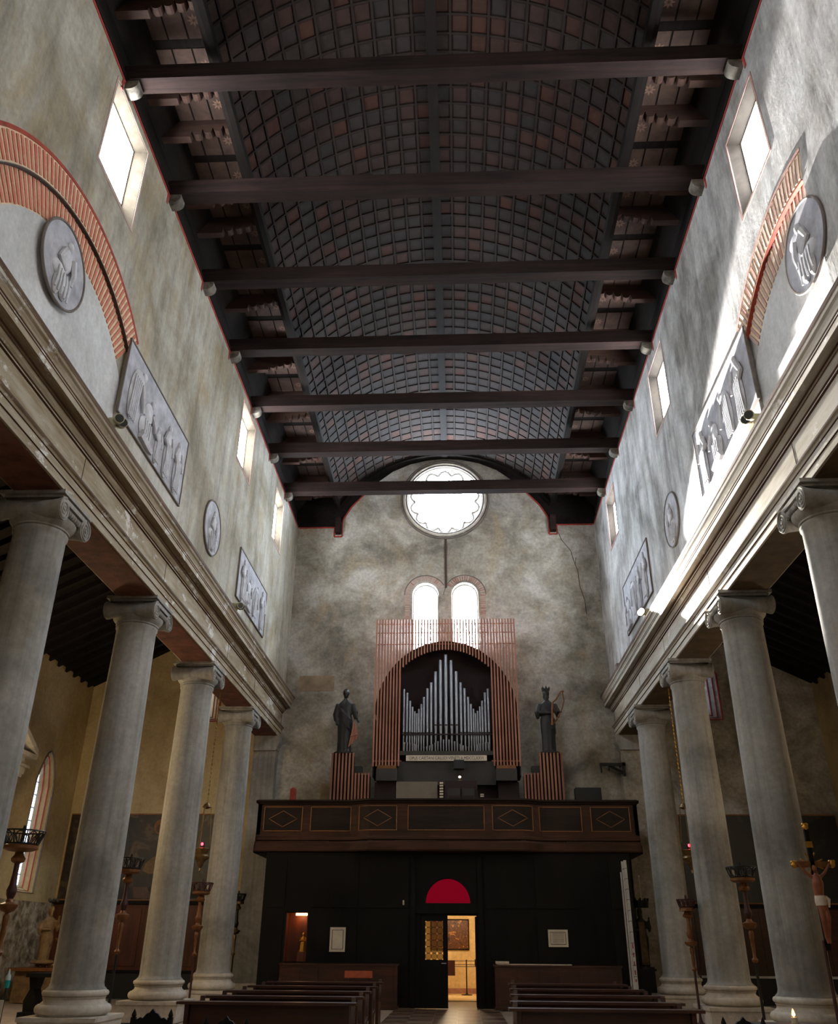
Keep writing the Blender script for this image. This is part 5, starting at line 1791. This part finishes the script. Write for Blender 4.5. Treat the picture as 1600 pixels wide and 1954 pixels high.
# hand gel stand
gs = thing('hand_gel_stand', 'slim black stand with a clear teal gel bottle and white notice', 'stand', (-7.52, 16.5, 0))
MB().lathe([(0.16, 0), (0.16, 0.015), (0.02, 0.03), (0.018, 0.92)], 14).build('pole', 'black_box', gs, True)
MB().lathe([(0.04, 0.92), (0.045, 0.94), (0.045, 1.04)], 14).build('gel', 'teal_gel', gs, True)
MB().lathe([(0.045, 1.04), (0.045, 1.10), (0.02, 1.14), (0.012, 1.20), (0.0, 1.22)], 14).build('bottle', 'plastic_clear', gs, True)
MB().box(-0.13, 0.02, -0.04, -0.03, 0.42, 0.74).build('notice', 'paper', gs)
cd = thing('gilt_candlestick', 'tall gilt candlestick with white candle next to the large torch stand', 'candlestick', (-12.3, 29.4, 0.935))
MB().lathe([(0.14, 0), (0.12, 0.05), (0.04, 0.1), (0.05, 0.3), (0.03, 0.5), (0.04, 0.7), (0.12, 0.78), (0.12, 0.80)], 16).build('stick', 'gold', cd, True)
MB().lathe([(0.035, 0.80), (0.035, 1.35), (0.0, 1.38)], 12).build('candle', 'wax', cd, True)
tb3 = tb2

# right: statue by the screen, crucifix, candle box
bx = tag(MB().box(5.70, 6.18, 28.76, 29.24, 0, 0.98).box(5.66, 6.22, 28.72, 29.28, 0.98, 1.04).build('plinth_box', 'black_box'), 'black plinth box under the brown robed statue beside the ladder', 'plinth')
ss = thing('saint_statue', 'painted saint statue in brown robe standing on the black plinth beside the ladder', 'statue', (5.94, 29.0, 1.04), 0.2)
link('figure', statue_mesh('monk_figure', 'statue_dark', 1.60, arms_s, 0.024, hair='long'), ss, (0, 0, 0.05))
MB().lathe([(0.28, 0), (0.28, 0.05)], 14).build('base', 'statue_dark', ss)
MB().hexa([(-0.17, -0.24, 0.1), (0.05, -0.26, 0.1), (0.05, -0.22, 0.1), (-0.17, -0.2, 0.1)], [(-0.15, -0.21, 1.25), (0.02, -0.23, 1.25), (0.02, -0.19, 1.25), (-0.15, -0.17, 1.25)]).build('front_panel', 'statue_paint', ss)
cw = MB().lathe([(0.24, 1.66), (0.26, 1.86)], 20, (0.05, 0, 0), cap=False)
for k in range(10):
    cw.box(0.05+0.25*math.cos(k*0.628)-0.02, 0.05+0.25*math.cos(k*0.628)+0.02, 0.25*math.sin(k*0.628)-0.02, 0.25*math.sin(k*0.628)+0.02, 1.84, 1.92)
cw.build('dark_crown', 'iron', ss)
for x, w_ in ((-0.22, 'nearer the ladder'), (0.22, 'nearer the column')):
    tag(MB().tube([(5.95+x, 29.62, 0.0), (5.93+x, 29.62, 3.6)], 0.016, 6).box(5.93+x-0.03, 5.93+x+0.03, 29.59, 29.65, 3.6, 3.66).build('processional_staff', 'cream_paint'), 'thin white staff behind the brown robed statue, the one %s' % w_, 'staff', 'white staffs behind the statue')
cx_ = thing('crucifix', 'gilt processional crucifix with carved figure on a tall pole before the column', 'crucifix', (6.40, 15.9, 0))
MB().lathe([(0.18, 0), (0.18, 0.05), (0.03, 0.1), (0.025, 1.75)], 14).build('pole', 'maroon_paint', cx_, True)
MB().box(0.02, 0.09, -0.03, 0.03, 1.6, 3.50).build('upright', 'dark_oak', cx_)
MB().box(-0.22, 0.36, -0.03, 0.03, 2.87, 2.96).build('crossbar', 'gilt_wood', cx_)
for p in ((0.055, 0, 3.52), (-0.25, 0, 2.91), (0.39, 0, 2.92)):
    MB().ellipsoid(p, (0.055, 0.05, 0.065), 8, 6).ellipsoid((p[0]+0.03, 0, p[2]+0.04), (0.03, 0.03, 0.03), 8, 6).ellipsoid((p[0]-0.03, 0, p[2]+0.04), (0.03, 0.03, 0.03), 8, 6).build('trefoil_end', 'gold', cx_, True)
for k in range(8):
    a = PI*k/4+PI/8
    MB().hexa([(0.055+0.03*math.cos(a-0.4), 0.02, 2.92+0.03*math.sin(a-0.4)), (0.055+0.03*math.cos(a+0.4), 0.02, 2.92+0.03*math.sin(a+0.4)), (0.055+0.03*math.cos(a+0.4), 0.0, 2.92+0.03*math.sin(a+0.4)), (0.055+0.03*math.cos(a-0.4), 0.0, 2.92+0.03*math.sin(a-0.4))],
              [(0.055+0.2*math.cos(a-0.05), 0.02, 2.92+0.2*math.sin(a-0.05)), (0.055+0.2*math.cos(a+0.05), 0.02, 2.92+0.2*math.sin(a+0.05)), (0.055+0.2*math.cos(a+0.05), 0.0, 2.92+0.2*math.sin(a+0.05)), (0.055+0.2*math.cos(a-0.05), 0.0, 2.92+0.2*math.sin(a-0.05))]).build('ray', 'gold', cx_)
MB().box(0.0, 0.11, -0.045, -0.03, 3.18, 3.28).build('title_plate', 'gold', cx_)
cf = MB()
cf.tube([(0.055, -.08, 1.98), (0.06, -.11, 2.2), (0.045, -.08, 2.42), (0.055, -.09, 2.62), (0.055, -.07, 2.74)], [.03, .06, .075, .09, .06], 10)
cf.ellipsoid((0.035, -.11, 2.84), (.042, .048, .058), 10, 8)
cf.tube([(0.055, -.07, 2.74), (0.05, -.09, 2.80)], .03, 8)
for sg in (-1, 1):
    cf.tube([(0.055+sg*.06, -.07, 2.70), (0.055+sg*.16, -.06, 2.78), (0.055+sg*.25, -.05, 2.90)], [.032, .026, .018], 8)
    hand(cf, (0.055+sg*.25, -.05, 2.90), (sg*.5, 0, .7), 0.045, (0, 1, 0))
    cf.tube([(0.055+sg*.03, -.09, 2.36), (0.055+sg*.045, -.15, 2.08), (0.055+sg*.02, -.08, 1.78), (0.055+sg*.02, -.11, 1.70)], [.05, .04, .026, .018], 8)
cfo = cf.build('corpus', 'skin_paint')
remesh(cfo, 0.012)
cfo.data.materials.clear()
cfo.data.materials.append(MATS['skin_paint'])
cfo.parent = cx_
MB().lathe([(0.085, 2.27), (0.095, 2.33), (0.085, 2.42)], 14, (0.05, -.09, 0)).tube([(0.12, -.12, 2.4), (0.17, -.11, 2.36), (0.16, -.11, 2.24)], [.03, .035, .015], 6).build('loincloth', 'cloth_white', cx_, True)
cb = thing('candle_box', 'black metal votive candle box with one glowing flame beside the pedestal', 'candle box', (4.15, 11.5, 0))
MB().box(-0.38, 0.38, -0.25, 0.25, 0.70, 0.86).build('tray', 'black_box', cb)
for x in (-0.33, 0.33):
    for y in (-0.2, 0.2):
        MB().box(x-0.02, x+0.02, y-0.02, y+0.02, 0, 0.7).build('leg', 'iron', cb)
MB().lathe([(0.035, 0.86), (0.035, 0.92)], 12, (0.12, 0.1, 0)).build('candle', 'wax', cb, True)
MB().lathe([(0.0, 0.92), (0.022, 0.945), (0.012, 0.985), (0.0, 1.01)], 10, (0.12, 0.1, 0)).build('flame', 'candle_flame', cb, True)
lamp('candle_light', 'POINT', (4.27, 11.6, 1.06), 3, (1.0, 0.45, 0.15), 0.03)

# warm light in the aisles, the left one from the side chapels
lamp('aisle_light', 'POINT', (-11.6, 21.5, 5.5), 420, (1.0, 0.78, 0.48), 0.4)
lamp('aisle_light', 'POINT', (11.4, 20.0, 6.0), 190, (1.0, 0.82, 0.6), 0.4)  # unseen light added to brighten the dark right aisle
